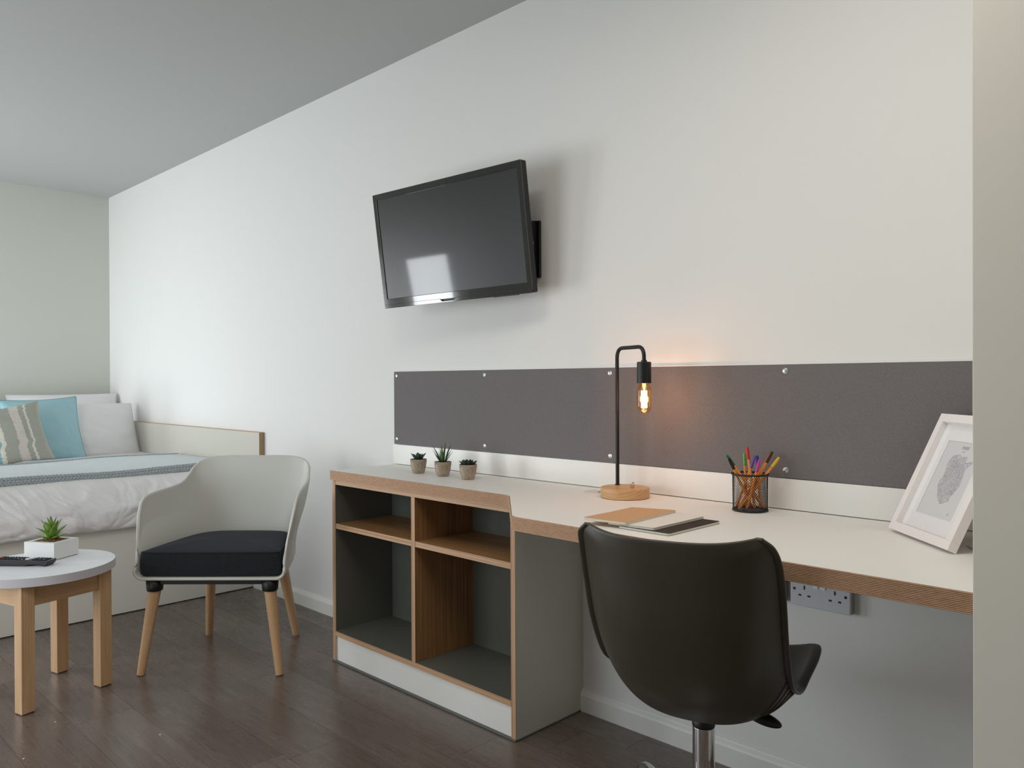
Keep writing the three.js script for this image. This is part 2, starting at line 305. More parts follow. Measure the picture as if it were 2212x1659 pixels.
{
  const front = filletPath([[-2.668, 0.0], [-2.668, 0.329], [-1.676, 0.329], [-1.412, 0.588], [-0.3525, 0.588]], [0, 0, 0.06, 0.06, 0]);
  const wt = thing('desk_worktop', 'long white worktop with ribbed plywood edge running over cabinet and desk', 'worktop', [0, WT, 0]);
  const inner = front.map((p, i) => { const q = p.clone(); if (i) q.y -= 0.003; if (i === 0 || i === 1) q.x += 0.001; return q; });
  const sh = new THREE.Shape([...inner, new THREE.Vector2(-0.3525, 0.0)].map((p) => new THREE.Vector2(p.x, -p.y)));
  const slab = new THREE.ExtrudeGeometry(sh, { depth: WTH, bevelEnabled: false, curveSegments: 1 }); slab.rotateX(-Math.PI / 2); slab.translate(0, -WTH, 0);
  mesh('slab', metric(slab), M.worktop, wt);
  // ribbed edge band following the front outline
  const ribs = 12, prof = [[-0.003, 0]];
  for (let k = 0; k < ribs; k++) { const y0 = -WTH * k / ribs, y1 = -WTH * (k + 1) / ribs; prof.push([0.0001, y0 - 0.0002], [0.0009, lerp(y0, y1, 0.28)], [0.0009, lerp(y0, y1, 0.72)], [0.0001, y1 + 0.0002]); }
  prof.push([-0.003, -WTH]);
  const edge = front.slice(1), pos = [], uv = [], idx = []; let run = 0;
  edge.forEach((p, i) => {
    const a = edge[Math.max(0, i - 1)], b = edge[Math.min(edge.length - 1, i + 1)], t = b.clone().sub(a).normalize(), n = new THREE.Vector2(-t.y, t.x); if (i) run += p.distanceTo(edge[i - 1]);
    for (const [o, y] of prof) { pos.push(p.x + n.x * o, y, p.y + n.y * o); uv.push(run, -y / WTH); }
    if (i) for (let k = 0; k < prof.length - 1; k++) { const q = (i - 1) * prof.length + k, w = q + prof.length; idx.push(q, q + 1, w, w, q + 1, w + 1); }
  });
  const g = new THREE.BufferGeometry(); g.setAttribute('position', new THREE.Float32BufferAttribute(pos, 3)); g.setAttribute('uv', new THREE.Float32BufferAttribute(uv, 2)); g.setIndex(idx); g.computeVertexNormals();
  mesh('edge_band', g, M.ply, wt).userData.label = 'ribbed light plywood edge';
  mesh('edge_band', boxAt(-2.6695, -2.668, -WTH, -0.0002, 0.002, 0.329, 0, 'z'), M.band, wt);
  const gr = mesh('cable_grommet', lathe([[0, 0.0032], [0.031, 0.0032], [0.034, 0.0024], [0.036, 0.0002], [0.036, -0.001], [0, -0.001]]), std({ color: 0xdad6d2, roughness: 0.4 }), wt); gr.position.set(-1.528, 0, 0.098);
  mesh('cable_slot', new RoundedBoxGeometry(0.02, 0.0012, 0.012, 1, 0.0005), M.black, gr).position.set(0.026, 0.0032, 0.0);
}
single('upstand', boxAt(-2.684, -0.3525, WT + 0.0022, 0.834, 0.0005, 0.011, 0.001), M.laminate, 'white laminate upstand strip between worktop and grey pinboard', 'upstand');
{
  const pb = thing('pinboard', 'long dark grey felt pinboard fixed to the wall above the desk', 'pinboard', [0, 0, 0]);
  mesh('felt_panel', boxAt(-2.672, -0.3535, 0.8365, 1.141, 0.001, 0.0125, 0.0015), M.felt, pb);
  mesh('top_channel', boxAt(-2.672, -0.3535, 1.1413, 1.144, 0.001, 0.0125), M.trim, pb);
  const stud = lathe([[0, 0.0032], [0.0035, 0.003], [0.0036, 0.0018], [0.0062, 0.0022], [0.0078, 0.0012], [0.008, 0]], 24).rotateX(Math.PI / 2);
  for (const x of [-2.654, -2.115, -1.53, -0.943]) for (const y of [0.857, 1.124]) mesh('stud', stud, M.steel, pb).position.set(x, y, 0.0125);
}
{
  const c = thing('open_cabinet', 'low open shelving cabinet with oak edges standing under the left end of the worktop', 'cabinet');
  const x0 = -2.661, x1 = -1.656, zf = 0.325, p = 0.02, top = WT - WTH - 0.0005, e = 0.0015;
  const panel = (name, b, mat, grain = 'y', parent = c) => mesh(name, boxAt(...b, 0.0006, grain), mat, parent);
  const band = (b, grain, parent) => mesh('edge_band', boxAt(...b, 0.0004, grain, 0, b[0]), M.band, parent);
  for (const [a, label] of [[x0, 'grey inside of the left panel'], [x1 - p, null]]) {
    const s = panel('side_panel', [a + 0.001, a + p, 0.004, top, 0.0, zf - e], M.carcass); band([a + 0.001, a + p, 0.004, top, zf - e, zf], 'y', s); void label;
  }
  panel('inner_lining', [x0 + p, x0 + p + 0.001, 0.121, 0.695, 0.05, zf - e], M.greyLaminate); panel('inner_lining', [x1 - p - 0.001, x1 - p, 0.121, 0.695, 0.05, zf - e], M.greyLaminate);
  panel('back_panel', [x0 + p, x1 - p, 0.1, top, 0.04, 0.05], M.greyLaminate);
  const bt = panel('bottom_panel', [x0 + p, x1 - p, 0.101, 0.12, 0.05, zf - e], M.greyLaminate, 'x'); band([x0 + p, x1 - p, 0.101, 0.12, zf - e, zf], 'x', bt);
  const tp = panel('top_panel', [x0 + p, x1 - p, 0.696, top, 0.05, zf - 0.003], M.greyLaminate, 'x'); band([x0 + p, x1 - p, 0.696, top, zf - 0.003, zf - 0.0015], 'x', tp);
  const dv = panel('divider', [-2.164, -2.144, 0.12, 0.696, 0.05, zf - 0.0025], M.oak, 'y'); band([-2.164, -2.144, 0.12, 0.696, zf - 0.0025, zf - 0.001], 'y', dv);
  for (const [a, b] of [[x0 + p + 0.001, -2.164], [-2.144, x1 - p - 0.001]]) { const s = panel('shelf', [a, b, 0.523, 0.543, 0.05, zf - 0.004], M.oak, 'x'); band([a, b, 0.523, 0.543, zf - 0.004, zf - 0.0025], 'x', s); }
  panel('plinth', [x0 + p + 0.0015, x1 - p, 0.004, 0.1, zf - 0.02, zf - 0.006], M.laminate, 'x');
  mesh('sealant_bead', join([boxAt(x0 - 0.002, x1 + 0.002, 0, 0.006, zf - 0.008, zf + 0.004, 0.002), boxAt(x1 - 0.002, x1 + 0.003, 0, 0.005, 0.016, zf, 0.002)]), M.sealant, c).userData.label = 'dark grey sealant along the floor';
}

// ------------------------------------------------------------------ television and its bracket
{
  const t = thing('television', 'flat black television tilted forward on the white wall', 'television', [-2.135, 1.607, 0.178]);
  t.rotation.set(rad(7.53), rad(5.55), rad(0.68), 'YXZ');
  const w = 0.73, h = 0.437, bz = 0.019, bb = 0.034;
  mesh('case', new RoundedBoxGeometry(w, h, 0.03, 3, 0.006).translate(0, 0, -0.0165), M.black, t);
  mesh('rear_cover', new RoundedBoxGeometry(w * 0.72, h * 0.62, 0.035, 3, 0.012).translate(0, -0.03, -0.046), M.black, t);
  const ring = new THREE.Shape([[-w / 2 + 0.002, -h / 2 + 0.012], [w / 2 - 0.002, -h / 2 + 0.012], [w / 2 - 0.002, h / 2 - 0.002], [-w / 2 + 0.002, h / 2 - 0.002]].map((q) => new THREE.Vector2(...q)));
  ring.holes.push(new THREE.Path([[-w / 2 + bz, -h / 2 + bb], [-w / 2 + bz, h / 2 - bz - 0.004], [w / 2 - bz, h / 2 - bz - 0.004], [w / 2 - bz, -h / 2 + bb]].map((q) => new THREE.Vector2(...q))));
  mesh('bezel', new THREE.ExtrudeGeometry(ring, { depth: 0.003, bevelEnabled: true, bevelThickness: 0.002, bevelSize: 0.0015, bevelSegments: 3 }).translate(0, 0, -0.003), M.blackGloss, t);
  mesh('screen', boxAt(-w / 2 + bz, w / 2 - bz, -h / 2 + bb, h / 2 - bz - 0.004, -0.003, -0.001), M.screen, t);
  const chin = new THREE.Shape([[-w / 2 + 0.004, -h / 2], [w / 2 - 0.004, -h / 2], [w / 2 - 0.004, -h / 2 + 0.013], [0.02, -h / 2 + 0.013], [0.008, -h / 2 + 0.003], [-0.05, -h / 2 + 0.003], [-0.062, -h / 2 + 0.013], [-w / 2 + 0.004, -h / 2 + 0.013]].map((q) => new THREE.Vector2(...q)));
  mesh('chin', new THREE.ExtrudeGeometry(chin, { depth: 0.004, bevelEnabled: true, bevelThickness: 0.002, bevelSize: 0.001, bevelSegments: 2 }).translate(0, 0, -0.002), M.blackGloss, t);
  mesh('seam_mark', boxAt(0.0225, 0.0255, h / 2 - 0.02, h / 2 - 0.001, 0.0015, 0.0026), M.black, t);
  const key = new RoundedBoxGeometry(0.012, 0.0035, 0.008, 1, 0.001);
  for (let k = 0; k < 7; k++) mesh('button', key, M.black, t).position.set(w / 2 - 0.075 - k * 0.0165, -h / 2 - 0.001, -0.012);
}
{
  const b = thing('wall_bracket', 'black metal bracket holding the television to the wall', 'bracket', [-2.0, 1.56, 0.0]);
  mesh('wall_plate', boxAt(-0.2, 0.165, -0.1, 0.1, 0.0005, 0.012, 0.004), M.black, b);
  const s = new THREE.Shape(); s.moveTo(0.01, 0.1); s.lineTo(0.075, 0.09); s.lineTo(0.075, -0.05); s.quadraticCurveTo(0.072, -0.085, 0.04, -0.11); s.lineTo(0.01, -0.12); s.closePath();
  for (const x of [-0.17, 0.152]) {
    const g = new THREE.ExtrudeGeometry(s, { depth: 0.004, bevelEnabled: false }); g.rotateY(-Math.PI / 2); g.translate(x, 0, 0);
    const arm = mesh('arm', g, M.black, b);
    mesh('bolt', new THREE.CylinderGeometry(0.006, 0.006, 0.006, 12).rotateZ(Math.PI / 2).translate(x + 0.002, -0.07, 0.05), M.steel, arm);
  }
  mesh('white_tag', boxAt(0.1525, 0.1535, 0.012, 0.024, 0.03, 0.05), M.white, b);
  mesh('mount_bar', boxAt(-0.22, 0.14, -0.06, 0.06, 0.075, 0.106, 0.002), M.black, b);
}

// ------------------------------------------------------------------ office chair
{
  const c = thing('office_chair', 'dark olive plastic swivel chair with chrome column pushed up to the desk', 'office chair', [-0.897, 0, 0.514], rad(15.7));
  const up = (g) => g.scale(0.95, 0.95, 0.95).translate(0, 0.055, 0);
  const centre = keyed([[0, 0.424, -0.262], [0.05, 0.416, -0.235], [0.13, 0.388, -0.17], [0.24, 0.352, -0.08], [0.34, 0.338, 0.01], [0.45, 0.362, 0.11], [0.56, 0.44, 0.205], [0.7, 0.575, 0.262], [0.86, 0.705, 0.29], [1, 0.782, 0.302]]);
  const edge = keyed([[0, 0.195, 0.44, -0.258], [0.05, 0.219, 0.448, -0.245], [0.13, 0.224, 0.44, -0.185], [0.24, 0.215, 0.42, -0.1], [0.33, 0.209, 0.408, -0.045], [0.39, 0.208, 0.43, 0.025], [0.45, 0.209, 0.475, 0.095], [0.56, 0.211, 0.57, 0.155], [0.7, 0.212, 0.668, 0.19], [0.86, 0.209, 0.745, 0.22], [0.95, 0.2, 0.78, 0.245], [1, 0.182, 0.796, 0.257]]);
  const f = (u, v) => {                                                    // bulging body with a lip flaring out along the edge
    const s = 2 * u - 1, a = Math.abs(s), sg = Math.sign(s), [y0, z0] = centre(v), [w, y1, z1] = edge(v), B = 0.93, t = Math.min(1, a / B), o = Math.max(0, (a - B) / (1 - B));
    const k = 0.3 * t * t + 0.7 * Math.pow(t, 3.4) - 0.02 * o * o, x = a < B ? 0.945 * Math.pow(t, 0.96) : 0.945 + 0.055 * o;
    return V(w * x * sg, lerp(y0, y1, k), lerp(z0, z1, k));
  };
  const shell = mesh('seat_shell', up(thickShell(f, 110, 100, 0.008)), M.olive, c);
  // moulded ribs under the right flank
  for (let k = 0; k < 4; k++) {
    const pts = []; for (let i = 0; i <= 6; i++) { const p = f(0.84 + 0.022 * i, 0.36 + 0.022 * k + 0.004 * i), q = f(0.84 + 0.022 * i, 0.37 + 0.022 * k + 0.004 * i); void q; pts.push(p.add(V(0.0015, -0.0035, 0.0025))); }
    mesh('moulded_rib', up(tube(pts, 0.0022, 16, 6)), M.olive, shell);
  }
  mesh('mechanism', up(join([new RoundedBoxGeometry(0.15, 0.03, 0.1, 2, 0.008).translate(0, 0.322, -0.12), new RoundedBoxGeometry(0.05, 0.012, 0.14, 2, 0.004).translate(0, 0.334, -0.05)])), M.black, c);
  const lev = mesh('lever', up(tube([V(0.05, 0.335, -0.1), V(0.1, 0.36, -0.04), V(0.118, 0.36, 0.012)], 0.0065, 16, 10)), M.black, c);
  const pad = new THREE.SphereGeometry(1, 24, 14); pad.scale(0.042, 0.0125, 0.02); pad.rotateZ(-0.24); pad.translate(0.136, 0.356, 0.02);
  mesh('paddle', up(pad), M.black, lev);
  mesh('lever_clip', up(new RoundedBoxGeometry(0.018, 0.022, 0.02, 2, 0.004).translate(0.122, 0.378, 0.0)), M.black, lev);
  mesh('piston', up(new THREE.CylinderGeometry(0.0145, 0.0145, 0.06, 32).translate(0, 0.315, 0)), M.steel, c);
  mesh('collar', up(lathe([[0.0145, 0.324], [0.019, 0.324], [0.024, 0.32], [0.026, 0.314], [0.026, 0.306], [0.0252, 0.304], [0.0145, 0.304]])), M.black, c);
  mesh('column', lathe([[0.0, 0.09], [0.0238, 0.09], [0.0238, 0.342], [0.0232, 0.344], [0.0138, 0.344]]), M.chrome, c);
  mesh('hub', lathe([[0, 0.055], [0.04, 0.055], [0.042, 0.08], [0.036, 0.1], [0.0242, 0.104]]), M.chrome, c);
  for (let k = 0; k < 5; k++) {
    const ang = rad(-132 + 72 * k), a = V(Math.cos(ang), 0, Math.sin(ang)), at = (r, y) => a.clone().multiplyScalar(r).setY(y), RE = 0.352;
    const fo = (u, v) => { const r = lerp(0.03, RE, u), t = Math.PI * v, w = lerp(0.028, 0.024, u), y = lerp(0.088, 0.08, u), n = V(-a.z, 0, a.x), e = u > 0.86 ? Math.sqrt(Math.max(0, 1 - ((u - 0.86) / 0.14) ** 2)) : 1; return at(r, y).addScaledVector(n, -Math.cos(t) * w * lerp(0.15, 1, e)).add(V(0, Math.sin(t) * lerp(0.02, 0.03, u) * lerp(0.1, 1, e), 0)); };
    const arm = mesh('base_arm', thickShell(fo, 28, 14, 0.003), M.chrome, c);
    const wheel = join([-0.013, 0.013].map((o) => new THREE.CylinderGeometry(0.025, 0.025, 0.018, 20).rotateX(Math.PI / 2).translate(0, 0, o)));
    wheel.rotateY(-ang + 0.9); wheel.translate(at(0.325, 0).x, 0.0255, at(0.325, 0).z);
    mesh('castor', wheel, M.black, arm);
    mesh('castor_stem', new THREE.CylinderGeometry(0.006, 0.006, 0.05, 12).translate(at(0.325, 0).x, 0.06, at(0.325, 0).z), M.steel, arm);
  }
}

// ------------------------------------------------------------------ armchair
{
  const c = thing('armchair', 'white plastic tub armchair with black seat cushion and wooden legs', 'armchair', [-3.03, 0, 0.555], Math.atan2(0.693, 0.721));
  const top = keyed([[0, 0, 0.772, -0.272], [0.27, 0.16, 0.77, -0.268], [0.38, 0.222, 0.757, -0.25], [0.45, 0.249, 0.735, -0.222], [0.51, 0.259, 0.702, -0.183], [0.57, 0.265, 0.677, -0.135], [0.64, 0.272, 0.668, -0.06], [0.74, 0.289, 0.661, 0.06], [0.8, 0.297, 0.655, 0.112], [0.84, 0.3, 0.641, 0.145], [0.88, 0.2985, 0.613, 0.17], [0.92, 0.292, 0.56, 0.196], [0.96, 0.282, 0.49, 0.218], [1, 0.279, 0.425, 0.236]]);
  const bot = keyed([[0, 0, -0.2], [0.27, 0.125, -0.197], [0.4, 0.178, -0.175], [0.54, 0.214, -0.115], [0.67, 0.243, 0.01], [0.79, 0.263, 0.12], [0.9, 0.275, 0.2], [1, 0.282, 0.25]]);
  const yb = 0.363;
  const f = (u, v) => {
    const s = 2 * u - 1, a = Math.abs(s), sg = Math.sign(s) || 1, [xt, yt, zt] = top(a), [xb, zb] = bot(a);
    if (v < 0.16) { const k = v / 0.16, zc = lerp(-0.02, 0.25, a * a * a); return V(sg * lerp(0, xb - 0.03, k), yb, lerp(zc, a > 0.999 ? zb : lerp(zb, zb * 0.86 + 0.01, 1 - a * a * a), k)); }
    if (v < 0.28) { const t = (v - 0.16) / 0.12 * Math.PI / 2, k = Math.sin(t), q = 1 - Math.cos(t), z1 = a > 0.999 ? zb : lerp(zb, zb * 0.86 + 0.01, 1 - a * a * a); return V(sg * (xb - 0.03 + 0.03 * k), yb + 0.03 * q, lerp(z1, zb, k)); }
    const t = (v - 0.28) / 0.72, e = Math.pow(t, 1.35), m = t * t * (3 - 2 * t), pinch = 0.012 * Math.sin(Math.PI * Math.min(1, t * 1.6)) * a * a * clamp((yt - 0.45) / 0.2, 0, 1);
    return V(sg * (lerp(xb, xt, m) - pinch), lerp(yb + 0.03, yt, t), lerp(zb, zt, e));
  };
  const shell = mesh('shell', thickShell(f, 220, 56, 0.0115, [0, 1, 1, 1]), M.plasticWhite, c);
  void shell;
  // cushion: outline following the shell, front edge slightly bowed
  const out = []; const N = 26;
  for (let i = 0; i <= 12; i++) out.push(new THREE.Vector2(lerp(-0.25, 0.25, i / 12), -(0.243 + 0.004 * (1 - (i / 6 - 1) ** 2))));
  for (let i = 0; i <= N; i++) { const [x, z] = bot(1 - i / N * 1); out.push(new THREE.Vector2(x - 0.017, -(Math.min(z, 0.214) + 0.02))); }
  for (let i = 1; i <= N; i++) { const [x, z] = bot(i / N); out.push(new THREE.Vector2(-(x - 0.017), -(Math.min(z, 0.214) + 0.02))); }
  const ctr = new THREE.Vector2(0, -0.03), ringsY = [[0.0, 0.482], [0.2, 0.4815], [0.4, 0.48], [0.6, 0.477], [0.78, 0.472], [0.9, 0.4665], [0.96, 0.463], [0.99, 0.459], [1.0, 0.452], [1.004, 0.43], [1.004, 0.4], [1.0, 0.384], [0.985, 0.374], [0.95, 0.3685], [0.0, 0.3685]];
  const cp = [], ci = [], M2 = out.length;
  ringsY.forEach(([k, y], q) => { for (let i = 0; i < M2; i++) { const x = ctr.x + (out[i].x - ctr.x) * k, z = -(ctr.y + (out[i].y - ctr.y) * k); cp.push(x, y, z); if (q) { const n = (i + 1) % M2, a = (q - 1) * M2, b = q * M2; ci.push(a + i, a + n, b + i, a + n, b + n, b + i); } } });
  let cg = new THREE.BufferGeometry(); cg.setAttribute('position', new THREE.Float32BufferAttribute(cp, 3)); cg.setIndex(ci); cg.computeVertexNormals();
  const cu = mesh('seat_cushion', metric(cg, 'x'), M.seatFabric, c);
  mesh('piping', tube(out.filter((p, i) => i % 2 === 0 || i < 13).map((p) => V(ctr.x + (p.x - ctr.x) * 0.995, 0.4605, -(ctr.y + (p.y - ctr.y) * 0.995))), 0.002, 220, 6, true), M.seatFabric, cu);
  // legs, sockets and cross bar
  for (const [sx, zt, zb, xt, xb, front] of [[-1, 0.216, 0.245, 0.217, 0.262, 1], [1, 0.216, 0.245, 0.217, 0.262, 1], [-1, -0.15, -0.223, 0.15, 0.19, 0], [1, -0.15, -0.223, 0.15, 0.19, 0]]) {
    const a = V(sx * xt, 0.335, zt), b = V(sx * xb, 0.0, zb), dir = a.clone().sub(b), L = dir.length(), q = new THREE.Quaternion().setFromUnitVectors(V(0, 1, 0), dir.clone().normalize());
    const prof = []; for (let k = 0; k <= 12; k++) prof.push([lerp(0.0148, 0.0235, k / 12), L * k / 12]);
    const g = lathe([[0, 0.002], [0.013, 0.002], ...prof.slice(0, 1).map(([r]) => [r, 0.004]), ...prof.slice(1), [0, L]], 28); { const uv = g.attributes.uv; for (let i = 0; i < uv.count; i++) uv.setXY(i, uv.getY(i) * L, uv.getX(i) * 0.12); }
    const leg = mesh('leg', g, M.beech, c); leg.position.copy(b); leg.quaternion.copy(q);
    const cap = lathe([[0.024, 0.0], [0.0285, 0.002], [0.03, 0.012], [0.032, 0.046], [0.0, 0.046]], 28); const cp = mesh('leg_socket', cap, M.black, c); cp.position.set(sx * (xt + 0.002), 0.312, zt + 0.002); void front;
  }
  mesh('under_frame', join([boxAt(-0.22, 0.22, 0.338, 0.356, 0.2, 0.232, 0.003), boxAt(-0.15, 0.15, 0.338, 0.356, -0.165, -0.135, 0.003), boxAt(-0.2, -0.17, 0.338, 0.356, -0.15, 0.22, 0.003), boxAt(0.17, 0.2, 0.338, 0.356, -0.15, 0.22, 0.003)]), M.black, c);
}

// ------------------------------------------------------------------ round side table with planter and remote
{
  const turn = Math.atan2(0.25, 0.968), t = thing('side_table', 'round white topped side table with square beech legs beside the bed', 'table', [-3.15, 0, 1.21], turn);
  const R = 0.2326, y0 = 0.4265, y1 = 0.4565;
  mesh('tabletop', lathe([[0, y1], [R - 0.002, y1], [R - 0.0005, y1 - 0.0005], [R - 0.0005, y0 + 0.0005], [R - 0.002, y0], [0, y0]], 96), M.tableTop, t);
  mesh('edge_band', new THREE.CylinderGeometry(R, R, y1 - y0 - 0.0014, 96, 1, true).translate(0, (y0 + y1) / 2, 0), M.tableEdge, t);
  const s = 0.044, o = 0.136, h = o - s / 2;
  const leg = boxAt(-s / 2, s / 2, 0.003, y0, -s / 2, s / 2, 0.0015, 'y');
  for (const sx of [-1, 1]) for (const sz of [-1, 1]) { const l = mesh('leg', metric(leg.clone(), 'y', sx * 0.3, sz * 0.2), M.beech, t); l.position.set(sx * o, 0, sz * o); mesh('glide', boxAt(-s / 2 + 0.003, s / 2 - 0.003, 0, 0.003, -s / 2 + 0.003, s / 2 - 0.003), M.black, l); }
  for (const sz of [-1, 1]) { mesh('apron', boxAt(-h, h, 0.352, y0, sz * o - 0.011, sz * o + 0.011, 0.001, 'x', sz * 0.4), M.beech, t); mesh('apron', boxAt(sz * o - 0.011, sz * o + 0.011, 0.352, y0, -h, h, 0.001, 'z', sz * 0.3), M.beech, t); }
}
// a fleshy pointed leaf standing on the origin, bending outwards along +x
function leafGeo(len, wid, bend, { tip = [0.05, 0.06, 0.03], base = [0.05, 0.12, 0.04], mid = [0.16, 0.3, 0.05], fat = 0.25, shape = 0.7, seg = 9 } = {}) {
  const pos = [], col = [], idx = [], K = 7;
  for (let i = 0; i <= seg; i++) {
    const t = i / seg, w = wid * Math.pow(Math.sin(Math.PI * Math.min(1, Math.pow(t, shape) * 0.86 + 0.14)), 0.9) * (i === seg ? 0.02 : 1), a = bend[0] + (bend[1] - bend[0]) * t;
    let x = 0, y = 0; for (let k = 0; k < i; k++) { const b = bend[0] + (bend[1] - bend[0]) * (k / seg); x += Math.sin(b) * len / seg; y += Math.cos(b) * len / seg; }
    for (let k = 0; k <= K; k++) {
      const th = 2 * Math.PI * k / (K + 1), dz = Math.cos(th) * w / 2, dn = Math.sin(th) * w * fat / 2 + 0.35 * Math.abs(Math.cos(th)) * w * 0.4 * fat * 2;
      pos.push(x - Math.cos(a) * dn, y + Math.sin(a) * dn, dz);
      const c = t < 0.35 ? mixc(base, mid, t / 0.35) : mixc(mid, tip, smooth(t, 0.72, 1)); col.push(...c);
    }
    if (i) for (let k = 0; k <= K; k++) { const p = (i - 1) * (K + 1), q = i * (K + 1), n = (k + 1) % (K + 1); idx.push(p + k, q + k, p + n, p + n, q + k, q + n); }
  }
  const g = new THREE.BufferGeometry(); g.setAttribute('position', new THREE.Float32BufferAttribute(pos, 3)); g.setAttribute('color', new THREE.Float32BufferAttribute(col, 3)); g.setIndex(idx); g.computeVertexNormals(); return g;
}
{
  const p = thing('potted_agave', 'small green agave in a square white planter on the round table', 'plant', [-3.2455, 0.4565, 1.1555], Math.atan2(0.507, 0.862));
  const a = 0.066, b = 0.057, h = 0.062, w = 0.018, sh = new THREE.Shape([[-a, -b], [a, -b], [a, b], [-a, b]].map((q) => new THREE.Vector2(...q)));
  sh.holes.push(new THREE.Path([[-a + w, -b + w], [-a + w, b - w], [a - w, b - w], [a - w, -b + w]].map((q) => new THREE.Vector2(...q))));
  const g = new THREE.ExtrudeGeometry(sh, { depth: h - 0.003, bevelEnabled: true, bevelThickness: 0.001, bevelSize: 0.001, bevelOffset: -0.001, bevelSegments: 2 }); g.rotateX(-Math.PI / 2); g.translate(0, 0.003, 0);
  mesh('planter', g, std({ color: 0xe9ebea, roughness: 0.5 }), p);
  mesh('planter_foot', boxAt(-a + 0.004, a - 0.004, 0, 0.0025, -b + 0.004, b - 0.004), M.black, p);
  mesh('soil', boxAt(-a + w, a - w, 0.03, h - 0.005, -b + w, b - w), M.soil, p);
  const r = rng(5), st = [];
  for (let i = 0; i < 320; i++) { const s = new THREE.IcosahedronGeometry(0.0026 + r() * 0.0022, 0); s.scale(1, 0.7, 0.8 + r() * 0.5); s.rotateY(r() * 6); const d = Math.sqrt(1); void d; const x = (r() * 2 - 1) * (a - w - 0.002), z = (r() * 2 - 1) * (b - w - 0.002); s.translate(x, h - 0.004 + r() * 0.003 + 0.005 * Math.max(0, 1 - (x * x + z * z) / 0.0016), z); st.push(s); }
  const gv = mesh('gravel', join(st), M.gravel, p); gv.userData.kind = 'stuff';
  const ag = { mid: [0.2, 0.34, 0.05], base: [0.03, 0.1, 0.02], tip: [0.04, 0.05, 0.04], shape: 0.85 }, kinds = [leafGeo(0.082, 0.023, [0.08, 0.42], ag), leafGeo(0.08, 0.025, [0.28, 0.72], ag), leafGeo(0.075, 0.025, [0.6, 1.1], ag), leafGeo(0.064, 0.023, [1.0, 1.4], ag)];
  const put = (k, ang, s = 1, lift = 0) => { const m = mesh('leaf', kinds[k], M.leaf, p); m.position.set(0, h - 0.004 + lift, 0); m.rotation.y = ang; m.scale.setScalar(s); };
  for (let i = 0; i < 3; i++) put(0, 0.4 + i * 2.1, 1, 0.012); for (let i = 0; i < 5; i++) put(1, 1.1 + i * 1.257, 1.02, 0.008); for (let i = 0; i < 7; i++) put(2, 0.2 + i * 0.8976, 1.0, 0.004); for (let i = 0; i < 6; i++) put(3, 0.7 + i * 1.047, 0.95, 0.001);
}
{
  const ang = Math.atan2(-0.66, -0.75), r = thing('remote_control', 'black remote control lying on the round table', 'remote', [-3.089, 0.4565, 1.195], ang);
  const L = 0.2, sh = new THREE.Shape(); sh.moveTo(0.0, 0.02); sh.lineTo(L, 0.024); sh.lineTo(L, 0.004); sh.quadraticCurveTo(L - 0.01, 0, L - 0.03, 0.0); sh.lineTo(0.085, 0.0); sh.quadraticCurveTo(0.07, 0.007, 0.045, 0.006); sh.quadraticCurveTo(0.022, 0.004, 0.016, 0.0); sh.lineTo(0.013, 0.0); sh.quadraticCurveTo(0.002, 0.006, 0.0, 0.02);
  const g = new THREE.ExtrudeGeometry(sh, { depth: 0.042, bevelEnabled: true, bevelThickness: 0.003, bevelSize: 0.002, bevelOffset: -0.002, bevelSegments: 3, curveSegments: 10 }); g.translate(0, 0, -0.021);
  mesh('body', g, std({ color: 0x101114, roughness: 0.35 }), r);
  const key = new RoundedBoxGeometry(0.0068, 0.003, 0.0062, 2, 0.0013), mk = std({ color: 0x191b20, roughness: 0.5 }), sp = std({ color: 0x6a7482, roughness: 0.4 });
  for (let i = 0; i < 17; i++) for (let k = 0; k < 4; k++) {
    const x = 0.018 + i * 0.0104; if (x > 0.066 && x < 0.098) continue;
    const m = mesh('button', key, i === 15 && k === 0 ? std({ color: 0xa02020 }) : (i * 4 + k) % 9 === 5 ? sp : mk, r); m.position.set(x, 0.0212 + 0.02 * x, -0.0145 + k * 0.0097);
  }
  mesh('button_pad', lathe([[0, 0.0018], [0.012, 0.0018], [0.0135, 0.0008], [0.0135, -0.002], [0, -0.002]], 32).scale(1.1, 1, 1).translate(0.083, 0.0222, 0), M.steel, r);
}

